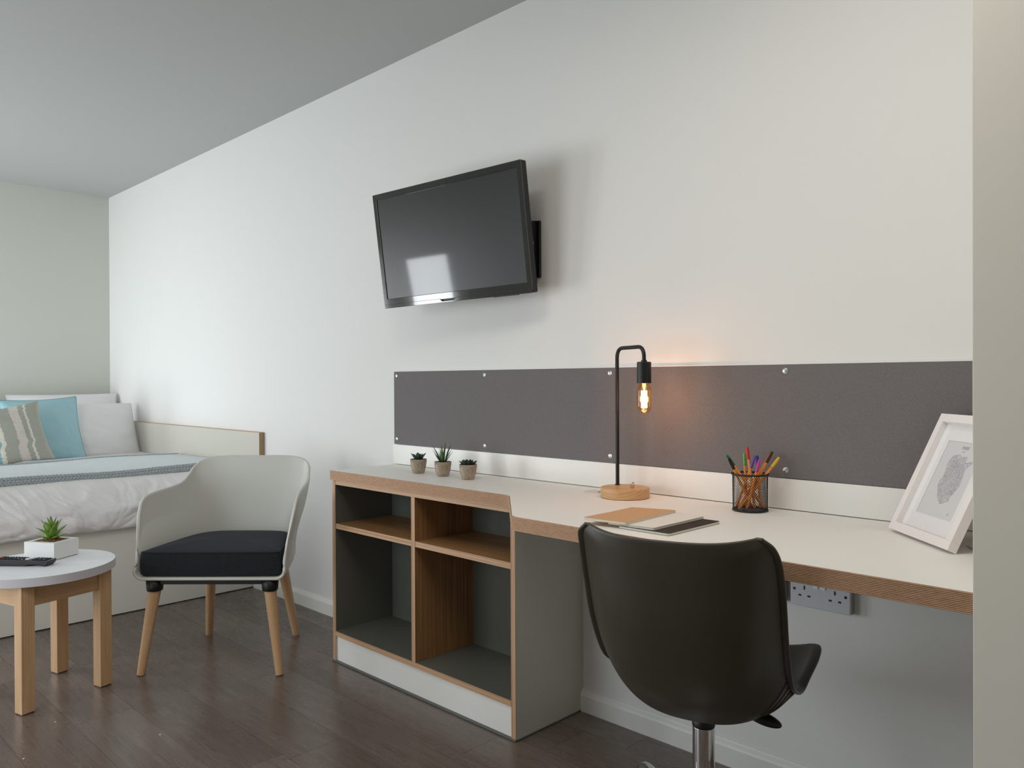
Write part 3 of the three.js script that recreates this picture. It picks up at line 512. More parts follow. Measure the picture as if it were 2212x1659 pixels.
// ------------------------------------------------------------------ desk lamp (lit)
{
  const l = thing('desk_lamp', 'black bent pipe desk lamp with glowing bare bulb on round wooden base', 'lamp', [-1.396, WT + 0.0004, 0.118]);
  const base = lathe([[0, 0], [0.069, 0], [0.0715, 0.001], [0.073, 0.003], [0.073, 0.0275], [0.0722, 0.029], [0.0705, 0.03], [0, 0.03]], 72);
  { const p = base.attributes.position, uv = base.attributes.uv, n = base.attributes.normal; for (let i = 0; i < p.count; i++) uv.setXY(i, p.getX(i) * 0.9 + (Math.abs(n.getY(i)) > 0.7 ? 0 : p.getZ(i) * 0.3), p.getZ(i) * 0.5 + p.getY(i) * 1.2); }
  mesh('base', base, M.lampWood, l);
  const P = V(-0.046, 0, -0.025), D = V(0.925, 0, 0.38), B = P.clone().addScaledVector(D, 0.15), at = (p, y) => p.clone().setY(y);
  const path = new THREE.CurvePath(); const c1 = at(P, 0.415), c2 = at(P, 0.4475), c3 = at(B, 0.4475), c4 = at(B, 0.402);
  path.add(new THREE.LineCurve3(at(P, 0.03), c1)); path.add(new THREE.QuadraticBezierCurve3(c1, c2, c2.clone().addScaledVector(D, 0.0325)));
  path.add(new THREE.LineCurve3(c2.clone().addScaledVector(D, 0.0325), c3.clone().addScaledVector(D, -0.0325))); path.add(new THREE.QuadraticBezierCurve3(c3.clone().addScaledVector(D, -0.0325), c3, c3.clone().add(V(0, -0.0325, 0)))); path.add(new THREE.LineCurve3(c3.clone().add(V(0, -0.0325, 0)), c4));
  mesh('pole', new THREE.TubeGeometry(path, 200, 0.0058, 14), M.black, l);
  mesh('pole_flange', lathe([[0.0058, 0.0], [0.008, 0.0], [0.008, 0.002], [0.0058, 0.003]], 24).translate(P.x, 0.03, P.z), M.black, l);
  const so = mesh('lamp_socket', lathe([[0, 0.062], [0.019, 0.062], [0.0205, 0.0605], [0.0205, 0.001], [0.0195, 0], [0.0, 0.0]], 40), M.black, l); so.position.set(B.x, 0.341, B.z);
  mesh('socket_nut', new THREE.CylinderGeometry(0.0085, 0.0085, 0.006, 20).translate(0, 0.064, 0), M.black, so);
  const bulb = mesh('bulb', lathe([[0.0125, 0.0], [0.0165, -0.004], [0.0205, -0.014], [0.0215, -0.024], [0.0215, -0.066], [0.0195, -0.076], [0.014, -0.084], [0.007, -0.088], [0, -0.089]], 40), std({ color: 0xffe2b8, transmission: 1, thickness: 0, roughness: 0.02 }), l);
  bulb.position.set(B.x, 0.341, B.z);
  const glow = new THREE.MeshStandardMaterial({ color: 0x000000, emissive: new THREE.Color(1, 0.82, 0.54), emissiveIntensity: 9 });
  const fil = []; for (let k = 0; k < 8; k++) { const a = k * Math.PI / 4, r = 0.0075; fil.push(new THREE.CylinderGeometry(0.0011, 0.0011, 0.05, 6).translate(Math.cos(a) * r, -0.046, Math.sin(a) * r)); }
  mesh('filament', join(fil), glow, bulb);
  mesh('stem', lathe([[0.006, 0.0], [0.0035, -0.012], [0.002, -0.02], [0, -0.021]], 16), std({ color: 0xfff0d8, roughness: 0.2, emissive: new THREE.Color(1, 0.75, 0.42), emissiveIntensity: 1 }), bulb);
  const lamp = new THREE.PointLight(new THREE.Color(1, 0.5, 0.3), 0.055); lamp.name = 'bulb_light'; lamp.position.set(B.x, 0.295, B.z); lamp.castShadow = true; lamp.shadow.radius = 0.8; l.add(lamp);
  mesh('knob', lathe([[0, 0.018], [0.0058, 0.018], [0.0066, 0.017], [0.0066, 0.0], [0, 0]], 28).translate(0.032, 0.03, 0.007), M.chrome, l);
  mesh('cable', tube([V(-0.066, 0.006, -0.02), V(-0.085, 0.0045, -0.025), V(-0.108, 0.0062, -0.022)], 0.0027, 20, 8), M.black, l);
}

// ------------------------------------------------------------------ pen pot and pens
{
  const C = V(-1.008, WT, 0.086), pot = thing('pen_pot', 'round black wire mesh pen pot on the desk', 'pen pot', C.toArray());
  const H = 0.1, r0 = 0.0445, r1 = 0.0455, wires = [], n = 44, S = 22;
  for (let k = 0; k < n; k++) for (const dir of [-1, 1]) {
    const pts = []; for (let i = 0; i <= S; i++) { const t = i / S, a = 2 * Math.PI * k / n + dir * t * 1.75, r = lerp(r0, r1, t) + dir * 0.0002; pts.push(V(Math.cos(a) * r, 0.004 + t * (H - 0.008), Math.sin(a) * r)); }
    wires.push(new THREE.TubeGeometry(new THREE.CatmullRomCurve3(pts), S, 0.00048, 4));
  }
  const net = mesh('wire_mesh', join(wires), M.black, pot); net.userData.kind = 'stuff';
  const ring = (r, y, t) => { const g = new THREE.TorusGeometry(r, t, 10, 64); g.rotateX(Math.PI / 2); g.translate(0, y, 0); return g; };
  mesh('rim', ring(r1 + 0.0015, H - 0.002, 0.0026), M.black, pot); mesh('foot_ring', ring(r0 + 0.0005, 0.003, 0.0022), M.black, pot);
  mesh('bottom', new THREE.CylinderGeometry(r0, r0, 0.0012, 48).translate(0, 0.0016, 0), M.black, pot);
  // pens: tip sideways offset, tip height, offset at rim, forward offsets (towards the viewer) at tip and foot
  const side = V(0.714, 0, -0.7), fwd = V(0.7, 0, 0.714), k = 0.000127, orangeWood = std({ map: tex(64, 8, (u) => (Math.floor(u * 12) % 2 ? [236, 158, 78] : [222, 140, 62]), { repeat: [1, 1] }), roughness: 0.4 });
  const pens = [['dark green', 0x14683f, 300, 345, 560, -0.012, 0.018], ['black', 0x0d0d0d, 290, 390, 450, 0.012, 0.004], ['red', 0xc8202a, 705, 165, 758, 0.0, 0.016], ['light green', 0x5fa845, 690, 305, 690, -0.018, 0.002], ['purple', 0x6a4fa0, 845, 350, 722, 0.012, -0.012],
    ['magenta', 0xc83a96, 905, 415, 832, 0.026, 0.02], ['dark blue', 0x23359a, 940, 350, 945, -0.008, 0.012], ['brown', 0x4a1d16, 1225, 262, 1010, 0.006, -0.02], ['orange', 0xe07a1c, 1275, 308, 1000, -0.02, 0.006], ['yellow', 0xe0b21e, 1325, 372, 1062, 0.022, 0.014]];
  const hex = new THREE.CylinderGeometry(0.0036, 0.0036, 1, 6);
  for (const [name, color, tx, ty, rx, f1, f0] of pens) {
    const tip = (tx - 767) * k, th = 0.1 + (720 - ty) * k, rm = (rx - 767) * k, sl = (rm - tip) / (th - 0.1);
    let foot = clamp(rm + sl * 0.093, -0.034, 0.034); const a = side.clone().multiplyScalar(foot).addScaledVector(fwd, f0).setY(0.0075), b = side.clone().multiplyScalar(tip).addScaledVector(fwd, f1).setY(th);
    const dir = b.clone().sub(a), L = dir.length(), pen = thing('fineliner_pen', name + ' capped fineliner with orange barrel standing in the wire pot', 'pen', C.clone().add(a).toArray(), 0, 'fineliners in the wire pot');
    pen.quaternion.setFromUnitVectors(V(0, 1, 0), dir.normalize());
    const mc = std({ color, roughness: 0.35 });
    const bl = mesh('barrel', hex, orangeWood, pen); bl.scale.y = L - 0.034; bl.position.y = (L - 0.034) / 2 + 0.003;
    mesh('end_plug', new THREE.CylinderGeometry(0.0032, 0.003, 0.004, 12).translate(0, 0.0015, 0), mc, pen);
    mesh('cap', lathe([[0, L], [0.0026, L], [0.0034, L - 0.0015], [0.0042, L - 0.012], [0.0042, L - 0.0325], [0.0034, L - 0.0325]], 20), mc, pen);
    mesh('cap_ring', new THREE.CylinderGeometry(0.0036, 0.0036, 0.0012, 16).translate(0, L - 0.0328, 0), M.black, pen);
  }
}

// ------------------------------------------------------------------ notebooks
{
  const book = (name, label, cover, pts, y0, th, lift) => {               // pts: corners (x, z) in order, spine between 0 and 1
    const b = thing('notebook', label, 'notebook', [pts[0][0], y0, pts[0][1]], 0, 'notebooks fanned out on the desk');
    const rel = pts.map(([x, z]) => [x - pts[0][0], z - pts[0][1]]);
    const slab = (ins, ya, yb, r) => { const c = rel.reduce((a, p) => [a[0] + p[0] / 4, a[1] + p[1] / 4], [0, 0]), q = rel.map((p) => { const d = Math.hypot(p[0] - c[0], p[1] - c[1]); return [p[0] - (p[0] - c[0]) / d * ins, -(p[1] - (p[1] - c[1]) / d * ins)]; });
      const path = filletPath([[(q[0][0] + q[1][0]) / 2, (q[0][1] + q[1][1]) / 2], q[1], q[2], q[3], q[0], [(q[0][0] + q[1][0]) / 2, (q[0][1] + q[1][1]) / 2]], [0, r * 0.2, r, r, r * 0.2, 0], 5);
      const g = new THREE.ExtrudeGeometry(new THREE.Shape(path.slice(0, -1)), { depth: yb - ya, bevelEnabled: false, curveSegments: 1 }); g.rotateX(-Math.PI / 2); g.translate(0, ya, 0);
      if (lift) { const p = g.attributes.position; for (let i = 0; i < p.count; i++) { const t = clamp(lift(p.getX(i), p.getZ(i)), 0, 1); p.setY(i, p.getY(i) + t * 0.006 * (p.getY(i) > 0.002 ? 1 : 0.15)); } g.computeVertexNormals(); }
      return g; };
    mesh('pages', slab(0.0012, 0.0004, th - 0.0004, 0.006), M.paper, b);
    const m = std({ color: cover, roughness: 0.75 }); mesh('cover', slab(0, th - 0.0004, th, 0.007), m, b); mesh('back_cover', slab(0, 0, 0.0004, 0.007), m, b);
  };
  book('notebook', 'black pocket notebook, lowest of the three', 0x2a2320, [[-1.112, 0.312], [-1.114, 0.529], [-0.974, 0.53], [-0.969, 0.311]], WT + 0.0003, 0.0055);
  book('notebook', 'white pocket notebook lying between the kraft and black ones', 0xefe9e2, [[-1.152, 0.304], [-1.147, 0.528], [-1.022, 0.518], [-1.018, 0.3]], WT + 0.0056, 0.0055);
  book('notebook', 'tan kraft pocket notebook on top with curled corner', 0xd2a67c, [[-1.214, 0.336], [-1.205, 0.548], [-1.09, 0.53], [-1.1, 0.298]], WT + 0.0112, 0.0052, (x, z) => smooth(z, 0.12, 0.22) * smooth(-x, -0.05, 0.03) * 0.6);
}

// ------------------------------------------------------------------ picture frame with city print
{
  const W = 0.2423, Hh = 0.2906, Td = 0.0198, psi = rad(45.27), fr = thing('picture_frame', 'white box picture frame with a black line city map leaning on the desk', 'picture frame', [-0.628, WT, 0.121]);
  // local axes: x along the foot, y up the frame, z towards the viewer
  const inner = new THREE.Group(); inner.name = 'frame_body';
  const w = V(Math.cos(psi), 0, Math.sin(psi)), back = V(Math.sin(psi), 0, -Math.cos(psi)), ph = rad(25.32);
  const up = V(0, Math.cos(ph), 0).addScaledVector(back, Math.sin(ph)), out = w.clone().cross(up);
  const mat = new THREE.Matrix4().makeBasis(w, up, out); fr.quaternion.setFromRotationMatrix(mat);
  const b = 0.0195, bar = (x0, x1, y0, y1) => boxAt(x0, x1, y0, y1, 0, Td, 0.0008);
  const mf = std({ color: 0xf3efee, roughness: 0.4 });
  for (const q of [[0, W, 0, b], [0, W, Hh - b, Hh], [0, b, b, Hh - b], [W - b, W, b, Hh - b]]) mesh('frame_bar', bar(...q), mf, fr);
  mesh('backing', boxAt(0.006, W - 0.006, 0.006, Hh - 0.006, -0.0015, 0.004), std({ color: 0x8a6f55, roughness: 0.9 }), fr);
  const mx = 0.034, my = 0.038, mount = new THREE.Shape([[b, b], [W - b, b], [W - b, Hh - b], [b, Hh - b]].map((q) => new THREE.Vector2(...q)));
  mount.holes.push(new THREE.Path([[b + mx, b + my], [b + mx, Hh - b - my], [W - b - mx, Hh - b - my], [W - b - mx, b + my]].map((q) => new THREE.Vector2(...q))));
  mesh('mount', new THREE.ExtrudeGeometry(mount, { depth: 0.0014, bevelEnabled: false }).translate(0, 0, 0.0048), std({ color: 0xf4f3f5, roughness: 0.9 }), fr);
  const cv = document.createElement('canvas'); cv.width = 640; cv.height = 860; const x = cv.getContext('2d');
  x.fillStyle = '#dfe0e2'; x.fillRect(0, 0, 640, 860); x.fillStyle = '#2c2c30'; x.font = 'italic 46px sans-serif'; x.textAlign = 'center'; x.fillText('PARIS', 330, 92);
  x.fillStyle = '#9a9a9e'; x.fillRect(305, 112, 46, 5); x.fillRect(312, 121, 32, 3);
  const P = [[190, 175], [285, 150], [330, 178], [420, 165], [428, 235], [560, 195], [470, 300], [490, 400], [500, 480], [435, 610], [440, 650], [330, 700], [240, 640], [165, 520], [150, 470], [180, 420], [175, 330], [150, 260]];
  const trace = () => { x.beginPath(); P.forEach(([a, c], i) => (i ? x.lineTo(a, c) : x.moveTo(a, c))); x.closePath(); };
  trace(); x.fillStyle = '#cfd0d3'; x.fill(); x.save(); trace(); x.clip(); const r = rng(17);
  for (let i = 0; i < 620; i++) { x.strokeStyle = ['#6c6c72', '#8a8a90', '#77777d'][i % 3]; x.lineWidth = 0.6 + r() * 0.9; const ax = 130 + r() * 440, ay = 130 + r() * 580, an = r() * Math.PI, L = 20 + r() * 75; x.beginPath(); x.moveTo(ax, ay); x.lineTo(ax + Math.cos(an) * L, ay + Math.sin(an) * L); x.stroke(); }
  for (let i = 0; i < 900; i++) { x.strokeStyle = ['#77777d', '#909096', '#85858b'][i % 3]; x.lineWidth = 0.7; const a = r() * 6.283, q = Math.sqrt(r()) * 190, ax = 335 + Math.cos(a) * q * 0.75, ay = 430 + Math.sin(a) * q, L = 8 + r() * 22, an = a + (r() > 0.5 ? 0 : 1.57) + (r() - 0.5) * 0.6; x.beginPath(); x.moveTo(ax, ay); x.lineTo(ax + Math.cos(an) * L, ay + Math.sin(an) * L); x.stroke(); }
  x.strokeStyle = '#d8d8dc'; x.lineWidth = 3.5; x.beginPath(); x.moveTo(140, 560); x.bezierCurveTo(240, 330, 380, 430, 520, 520); x.stroke(); x.restore(); trace(); x.strokeStyle = '#66666c'; x.lineWidth = 2; x.stroke();
  x.strokeStyle = '#98989e'; x.lineWidth = 2; for (const [a, c, d] of [[505, 778, 38], [505, 792, 26]]) { x.beginPath(); for (let i = 0; i <= 10; i++) x.lineTo(a + d * i / 10, c + (i % 2 ? -5 : 3)); x.stroke(); }
  const t = new THREE.CanvasTexture(cv); t.colorSpace = THREE.SRGBColorSpace;
  const pr = new THREE.PlaneGeometry(W - 2 * b - 2 * mx + 0.006, Hh - 2 * b - 2 * my + 0.006); mesh('print', pr.translate(W / 2, Hh / 2, 0.0046), std({ map: t, roughness: 0.85 }), fr);
  mesh('glass', boxAt(b - 0.001, W - b + 0.001, b - 0.001, Hh - b + 0.001, 0.0072, 0.0084), std({ color: 0xffffff, transmission: 1, roughness: 0, thickness: 0, specularIntensity: 0.6 }), fr);
  // easel strut: from the back down to the desk
  const inv = fr.quaternion.clone().invert(), world = (v) => v.clone().sub(fr.position).applyQuaternion(inv);
  const topP = V(W / 2, Hh * 0.72, -0.002), footW = V(0, 0, 0).copy(topP).applyQuaternion(fr.quaternion).add(fr.position).addScaledVector(back, 0.085).setY(WT + 0.003);
  const foot = world(footW), d = foot.clone().sub(topP), g = new RoundedBoxGeometry(0.04, d.length(), 0.003, 1, 0.001); const m = mesh('easel_strut', metric(g, 'y'), std({ color: 0xb08c62, roughness: 0.8 }), fr); m.position.copy(topP).addScaledVector(d, 0.5); m.quaternion.setFromUnitVectors(V(0, 1, 0), d.clone().normalize().negate());
}
single('white_cable', tube([V(-0.46, WT + 0.0032, 0.2), V(-0.43, WT + 0.003, 0.235), V(-0.395, WT + 0.003, 0.235), V(-0.37, WT + 0.003, 0.2), V(-0.385, WT + 0.003, 0.16), V(-0.42, WT + 0.003, 0.14), V(-0.44, WT + 0.003, 0.1)], 0.0024, 60, 8), M.white, 'thin white cable looped on the desk behind the picture frame', 'cable');

// ------------------------------------------------------------------ three small succulents
{
  const pot = (x, z, name, label) => {
    const p = thing(name, label, 'plant', [x, WT, z]);
    mesh('pot', lathe([[0, 0], [0.0205, 0], [0.0225, 0.002], [0.028, 0.022], [0.0312, 0.044], [0.0315, 0.053], [0.0305, 0.054], [0.0288, 0.0535], [0.0282, 0.046], [0, 0.046]], 48), M.concrete, p);
    mesh('soil', lathe([[0, 0.049], [0.02, 0.0485], [0.0284, 0.047]], 32), M.soil, p); return p;
  };
  const place = (p, g, ang, s, y, off = 0) => { const m = mesh('leaf', g, M.leaf, p); m.position.set(Math.cos(ang) * off, y, -Math.sin(ang) * off); m.rotation.y = ang; m.scale.setScalar(s); };
  const dark = { base: [0.02, 0.05, 0.03], mid: [0.03, 0.075, 0.04], tip: [0.02, 0.03, 0.03], fat: 0.45, shape: 1.15 };
  const a = pot(-2.338, 0.15, 'potted_succulent', 'succulent with rounded upright leaves, leftmost of the three small concrete pots');
  const a1 = leafGeo(0.036, 0.014, [0.5, 0.85], dark), a2 = leafGeo(0.03, 0.014, [0.15, 0.4], { ...dark, mid: [0.09, 0.16, 0.04] });
  for (let i = 0; i < 8; i++) place(a, a1, i * 0.785 + 0.2, 0.95 + 0.15 * (i % 2), 0.046, 0.006); for (let i = 0; i < 5; i++) place(a, a2, i * 1.257, 0.95, 0.048, 0.003);
  const b = pot(-2.197, 0.149, 'potted_aloe', 'tall spiky aloe in the middle one of the three small concrete pots');
  const b1 = leafGeo(0.085, 0.011, [0.03, 0.2], { base: [0.015, 0.035, 0.025], mid: [0.08, 0.16, 0.03], tip: [0.22, 0.1, 0.05], fat: 0.5, shape: 1 }), b2 = leafGeo(0.06, 0.0055, [0.5, 0.75], { ...dark, fat: 0.6, shape: 0.7 }), b3 = leafGeo(0.075, 0.008, [0.3, 0.42], { ...dark, mid: [0.06, 0.11, 0.03], shape: 0.8 });
  for (let i = 0; i < 5; i++) place(b, b1, i * 1.257 + 0.3, 1 - 0.08 * i, 0.046, 0.005); for (let i = 0; i < 9; i++) place(b, b2, i * 0.698 + 0.1, 0.8 + 0.25 * ((i * 7) % 3) / 2, 0.046, 0.007); place(b, b3, 0.4, 1.05, 0.046, 0.008); place(b, b3, 0.1, 0.95, 0.046, 0.01); place(b, b2, 3.3, 1.35, 0.046, 0.006);
  const c = pot(-2.058, 0.15, 'potted_echeveria', 'flat rosette echeveria, rightmost of the three small concrete pots');
  const cd = { base: [0.02, 0.04, 0.03], mid: [0.035, 0.06, 0.035], tip: [0.02, 0.02, 0.025], fat: 0.3, shape: 1.3 }, c1 = leafGeo(0.034, 0.016, [1.1, 0.8], cd), c2 = leafGeo(0.027, 0.014, [0.75, 0.45], cd), c3 = leafGeo(0.018, 0.01, [0.4, 0.1], cd);
  for (let i = 0; i < 10; i++) place(c, c1, i * 0.628, 1, 0.047, 0.006); for (let i = 0; i < 8; i++) place(c, c2, i * 0.785 + 0.3, 1, 0.049, 0.004); for (let i = 0; i < 6; i++) place(c, c3, i * 1.047, 1, 0.05, 0.002);
}

// ------------------------------------------------------------------ wall sockets under the desk
{
  const socket = (x, label) => {
    const s = thing('double_socket', label, 'socket', [x, 0.548, 0], 0, 'sockets under the desk');
    mesh('back_box', boxAt(-0.08, 0.08, -0.044, 0.044, 0, 0.018, 0.003), std({ color: 0x9b968f, roughness: 0.5 }), s);
    const pl = mesh('face_plate', boxAt(-0.0785, 0.0785, -0.044, 0.044, 0.018, 0.027, 0.003), M.socket, s);
    const hole = (a, b, w, h) => mesh('pin_hole', boxAt(a - w / 2, a + w / 2, b - h / 2, b + h / 2, 0.0255, 0.0273), M.black, pl);
    for (const o of [-0.04, 0.04]) { hole(o, 0.006, 0.0045, 0.0105); hole(o - 0.012, -0.015, 0.008, 0.0048); hole(o + 0.012, -0.015, 0.008, 0.0048); mesh('switch', boxAt(o * 0.24 - 0.006, o * 0.24 + 0.006, 0.008, 0.03, 0.026, 0.0295, 0.001), M.white, pl); }
    for (const o of [-0.067, 0.067]) mesh('screw', new THREE.CylinderGeometry(0.0036, 0.0036, 0.002, 18).rotateX(Math.PI / 2).translate(o, 0.0, 0.0268), std({ color: 0x3a3a3c, metalness: 1, roughness: 0.4 }), pl);
  };
  socket(-0.846, 'white double wall socket under the desk, nearest the wall end');
  socket(-1.022, 'white double wall socket under the desk, half hidden behind the office chair');
}

// ------------------------------------------------------------------ bed, bedding and cushions
{
  const b = thing('bed', 'white panel bed with oak edged side board against the end wall', 'bed', [0, 0, 0]);
  mesh('base', boxAt(-6.1, -3.92, 0.004, 0.43, 0.004, 1.4, 0.002), std({ color: 0xe4e1d8, roughness: 0.5 }), b);
  mesh('mattress', new RoundedBoxGeometry(2.1, 0.19, 1.3, 4, 0.05).translate(-5.02, 0.505, 0.74), M.linen, b);
  const sb = mesh('side_board', boxAt(-6.1, -3.8145, 0.432, 0.833, 0.003, 0.03, 0.0006), M.carcass, b);
  mesh('edge_band', boxAt(-6.1, -3.8145, 0.833, 0.8345, 0.003, 0.03, 0, 'x'), M.band, sb); mesh('edge_band', boxAt(-3.8145, -3.813, 0.432, 0.8345, 0.003, 0.03, 0, 'y'), std({ color: 0xa98a68, roughness: 0.6 }), sb);
}
const duvetTop = (x, z) => 0.63 + 0.012 * (fbm(x * 2.2 + 9, z * 2.2, 401, 3) - 0.5) + 0.006 * Math.sin(z * 5);
{
  const prof = keyed([[0, -5.98, 0.62], [0.45, -4.6, 0.632], [0.58, -4.22, 0.628], [0.66, -4.02, 0.605], [0.74, -3.905, 0.55], [0.84, -3.868, 0.485], [0.93, -3.872, 0.43], [1, -3.915, 0.412]]);
  const fold = (a) => { const t = a - Math.floor(a); return Math.pow(Math.abs(2 * t - 1), 1.6); };
  const r = rng(77), lines = [];                                          // drawn creases: centre, direction, half length, width, height
  for (let i = 0; i < 150; i++) { const z = r() * 1.4, y = 0.42 + r() * 0.22, an = (z > 0.75 ? 0.75 : 2.1) + (r() - 0.5) * 1.1; lines.push([z, y, Math.cos(an), Math.sin(an), 0.05 + r() * 0.12, 0.004 + r() * 0.006, (r() > 0.3 ? 1 : -1) * (0.0012 + r() * 0.0026)]); }
  const creases = (z, y) => { let d = 0; for (const [cz, cy, a, b, L, w, h] of lines) { const p = (z - cz) * a + (y - cy) * b; if (p > L || p < -L) continue; const q = -(z - cz) * b + (y - cy) * a + 0.25 * p * p / L; if (q > 4 * w || q < -4 * w) continue; d += h * Math.exp(-q * q / (w * w)) * (1 - (p / L) ** 2); } return d; };
  const f = (u, v) => {
    const z = lerp(0.034, 1.42, u), [x, y] = prof(v); let px = x, py = y + 0.012 * (fbm(x * 2.2 + 9, z * 2.2, 401, 3) - 0.5);
    const front = smooth(v, 0.56, 0.76) * (1 - smooth(v, 0.95, 1)), w = fbm(z * 4 + 3, v * 6, 411, 3), ww = fbm(z * 9 + v * 6, v * 9, 415, 2);
    const k1 = fold(z * 3.1 + v * 2.6 + w * 1.7), k2 = fold(z * 6.3 - v * 3.4 + ww * 1.5 + 0.4);
    const d = front * (0.016 * (k1 - 0.4) * (0.4 + w) + 0.008 * (k2 - 0.4) * ww * 1.4 + 0.014 * (w - 0.5) + creases(z, y + (x + 3.9) * 0.0));
    px += d * 0.95; py += d * 0.45;
    py += 0.004 * fold(x * 1.1 + 0.2 + 0.5 * fbm(x * 2, z * 2, 421, 2)) * (1 - front) * (x > -5.4 ? 1 : 0);
    if (u > 0.96) py -= (u - 0.96) * 4;
    return V(px, py, z);
  };
  single('duvet', thickShell(f, 280, 190, 0.018), M.duvet, 'crumpled white duvet hanging over the foot of the bed', 'duvet');
}
{
  const t = thing('bed_throw', 'pale blue knitted throw laid across the bed', 'throw', [0, 0, 0]);
  const xa = -4.79, xb = -4.13, top = (x, z) => 0.656 - 0.016 * smooth(x, -4.32, -4.1) + 0.006 * (fbm(x * 2.2 + 9, z * 2.2, 401, 3) - 0.5) + 0.004 * Math.sin(z * 7 + x * 3) + 0.003 * fbm(x * 14, z * 3, 431, 2);
  const f = (u, v) => { const x = lerp(xa, xb, v), z = lerp(0.05, 1.4, u); return V(x, top(x, z) - (u > 0.985 ? (u - 0.985) * 2 : 0), z); };
  mesh('blanket', metric(thickShell(f, 120, 70, 0.024), 'z'), M.throw, t);
  const st = new THREE.IcosahedronGeometry(1, 1), list = [], r = rng(9);
  for (const [x, rows] of [[xb + 0.004, 4], [xa, 2], [xb - 0.03, 1]]) for (let i = 0; i < 84; i++) for (let k = 0; k < rows; k++) {
    const g = st.clone(); g.scale(0.0085, 0.0062, 0.0125); g.rotateX((k % 2 ? 1 : -1) * 0.5); const z = 0.055 + i * 0.0159 + (k % 2) * 0.005; g.translate(x + (rows === 4 ? [0, 0.007, 0.008, 0.003][k] : 0), top(clamp(x, xa, xb), z) + 0.011 - k * 0.0098 + 0.001 * r(), z); list.push(g);
  }
  mesh('knitted_edge', join(list), M.throw, t).userData.kind = 'stuff';
}
// soft cushion: half sizes a (across), b (up), thickness d; corners pulled out
function cushionGeo(a, b, d, { seed = 1, puff = 0.55, ears = 0.06, crease = 0.004, n = 40 } = {}) {
  const pos = [], uv = [], idx = [], W = n + 1;
  for (const side of [1, -1]) for (let j = 0; j <= n; j++) for (let i = 0; i <= n; i++) {
    const s = 2 * i / n - 1, t = 2 * j / n - 1, ss = Math.sin(s * Math.PI / 2), tt = Math.sin(t * Math.PI / 2);
    const sag = 1 - ears * (1 - t * t) * 0 , ex = 1 - ears * (1 - tt * tt) , ey = 1 - ears * (1 - ss * ss);
    const th = d / 2 * Math.pow(Math.max(0, 1 - ss ** 2), puff) * Math.pow(Math.max(0, 1 - tt ** 2), puff), rim = Math.min(1, (1 - ss * ss) * (1 - tt * tt) * 6);
    const wr = crease * rim * (fbm(ss * 4 + 7, tt * 4 + 3, seed + (side > 0 ? 0 : 50), 4) - 0.5) * 2;
    pos.push(a * ss * ex * sag, b * tt * ey, side * (th + wr)); uv.push(a * ss, b * tt);
  }
  for (let q = 0; q < 2; q++) for (let j = 0; j < n; j++) for (let i = 0; i < n; i++) { const k = q * W * W + j * W + i; q ? idx.push(k, k + W, k + 1, k + 1, k + W, k + W + 1) : idx.push(k, k + 1, k + W, k + 1, k + W + 1, k + W); }
  let g = new THREE.BufferGeometry(); g.setAttribute('position', new THREE.Float32BufferAttribute(pos, 3)); g.setAttribute('uv', new THREE.Float32BufferAttribute(uv, 2)); g.setIndex(idx); g.computeVertexNormals(); return g;
}
function pose(o, base, lean, yaw, roll) {                                 // base = middle of the bottom edge; faces +x, leans towards -x
  const w = V(0, 0, -1).applyAxisAngle(V(0, 1, 0), yaw), nrm = V(1, 0, 0).applyAxisAngle(V(0, 1, 0), yaw), up = V(0, Math.cos(lean), 0).addScaledVector(nrm, -Math.sin(lean)), out = w.clone().cross(up);
  const q = new THREE.Quaternion().setFromRotationMatrix(new THREE.Matrix4().makeBasis(w, up, out)); q.multiply(new THREE.Quaternion().setFromAxisAngle(V(0, 0, 1), roll));
  o.quaternion.copy(q); o.position.copy(base);
}
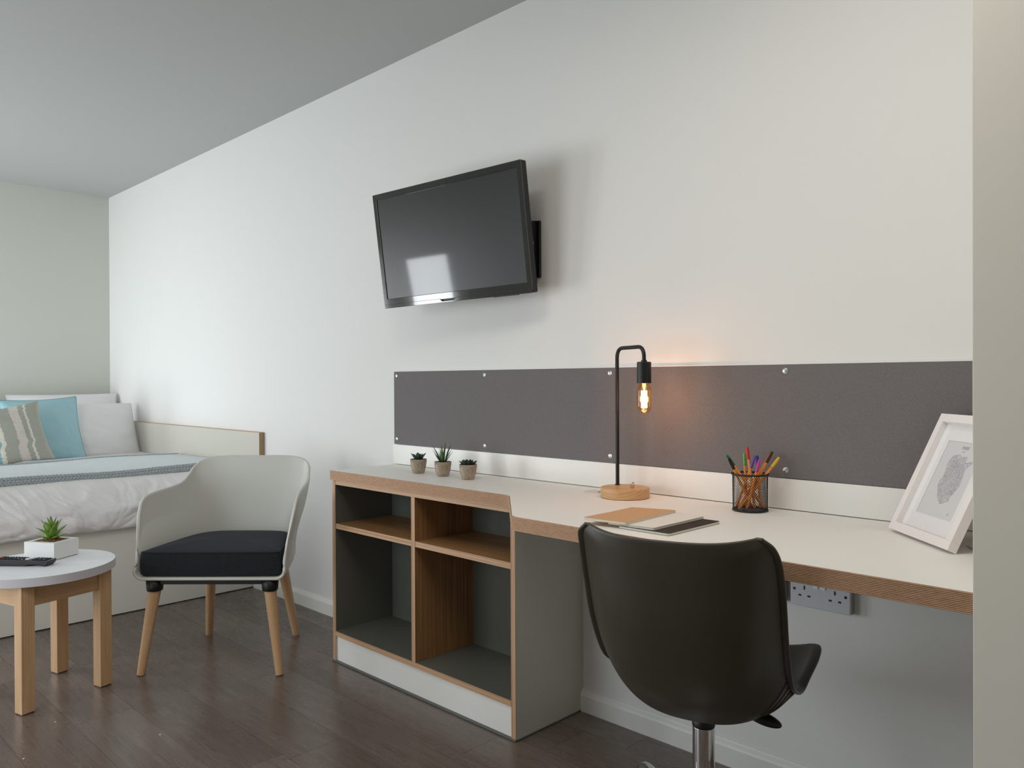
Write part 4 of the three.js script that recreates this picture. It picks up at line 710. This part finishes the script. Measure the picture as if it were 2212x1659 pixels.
{
  const pillow = (name, label, cat, geo, mat, base, lean, yaw = 0, roll = 0, group) => { const m = single(name, geo, mat, label, cat, null, group); pose(m, base, lean, yaw, roll); return m; };
  const big = (seed) => cushionGeo(0.34, 0.215, 0.17, { seed, ears: 0.03, crease: 0.01, puff: 0.5 }).translate(0, 0.2, 0);
  pillow('bed_pillow', 'white bed pillow standing rearmost in the corner against the end wall', 'pillow', big(501), M.linen, V(-5.82, 0.625, 0.36), rad(16), 0, 0, 'white bed pillows');
  pillow('bed_pillow', 'white bed pillow standing rearmost behind the blue cushion', 'pillow', big(511), M.linen, V(-5.8, 0.63, 1.06), rad(14), 0.05, 0.02, 'white bed pillows');
  pillow('bed_pillow', 'white creased bed pillow to the right of the blue cushion', 'pillow', cushionGeo(0.335, 0.19, 0.15, { seed: 521, ears: 0.02, crease: 0.012, puff: 0.42 }).translate(0, 0.175, 0), M.linen, V(-5.43, 0.63, 0.375), rad(25), 0, 0, 'white bed pillows');
  const bc = thing('blue_cushion', 'plain light blue piped cushion in front of the white pillows', 'cushion');
  mesh('cover', cushionGeo(0.215, 0.205, 0.13, { seed: 531, ears: 0.07, crease: 0.008 }).translate(0, 0.19, 0), M.blue, bc);
  { const pts = [], N = 16, e = 0.07; for (const [k, sgn] of [[0, 1], [1, 1], [2, 1], [3, 1]]) for (let i = 0; i < N; i++) { const s = Math.sin((2 * i / N - 1) * Math.PI / 2), ex = 1 - e * (1 - s * s); void sgn; const q = [[s * 0.215, 0.205 * ex], [0.215 * ex, -s * 0.205], [-s * 0.215, -0.205 * ex], [-0.215 * ex, s * 0.205]][k]; pts.push(V(q[0], q[1] + 0.19, 0)); } mesh('piping', tube(pts, 0.0042, 200, 6, true), M.blueEdge, bc); }
  pose(bc, V(-5.33, 0.634, 0.615), rad(20), 0.02, 0.035);
  const stripe = tex(512, 512, (u, v) => {
    const x = u + 0.05 * (fbm(v * 6, 3, 601, 3) - 0.5) + 0.02 * (vnoise(v * 40, 9, 603) - 0.5), w = 0.012 * (vnoise(v * 60, 5, 605) - 0.5), n = 0.95 + 0.1 * vnoise(u * 200, v * 200, 607);
    const bands = [[0.0, 0.12, [186, 188, 178]], [0.12, 0.16, [226, 222, 208]], [0.16, 0.34, [142, 184, 190]], [0.34, 0.4, [226, 222, 208]], [0.4, 0.58, [172, 174, 164]], [0.58, 0.7, [216, 208, 200]], [0.7, 0.77, [172, 174, 164]], [0.77, 0.805, [226, 222, 208]], [0.805, 0.96, [174, 176, 166]], [0.96, 1.1, [192, 184, 172]]];
    const c = (bands.find(([a, b]) => x + w >= a && x + w < b) ?? bands[0])[2]; return [c[0] * n, c[1] * n, c[2] * n];
  });
  const sg = cushionGeo(0.2, 0.185, 0.13, { seed: 541, ears: 0.1, crease: 0.006 }); { const uv = sg.attributes.uv; for (let i = 0; i < uv.count; i++) uv.setXY(i, uv.getX(i) / 0.4 + 0.5, uv.getY(i) / 0.37 + 0.5); } sg.translate(0, 0.172, 0);
  pillow('striped_cushion', 'grey cushion with ragged cream and teal stripes at the left edge', 'cushion', sg, std({ map: stripe, roughness: 0.9 }), V(-5.13, 0.64, 0.83), rad(22), -0.05, 0.16);
}

renderer.render(scene, camera);
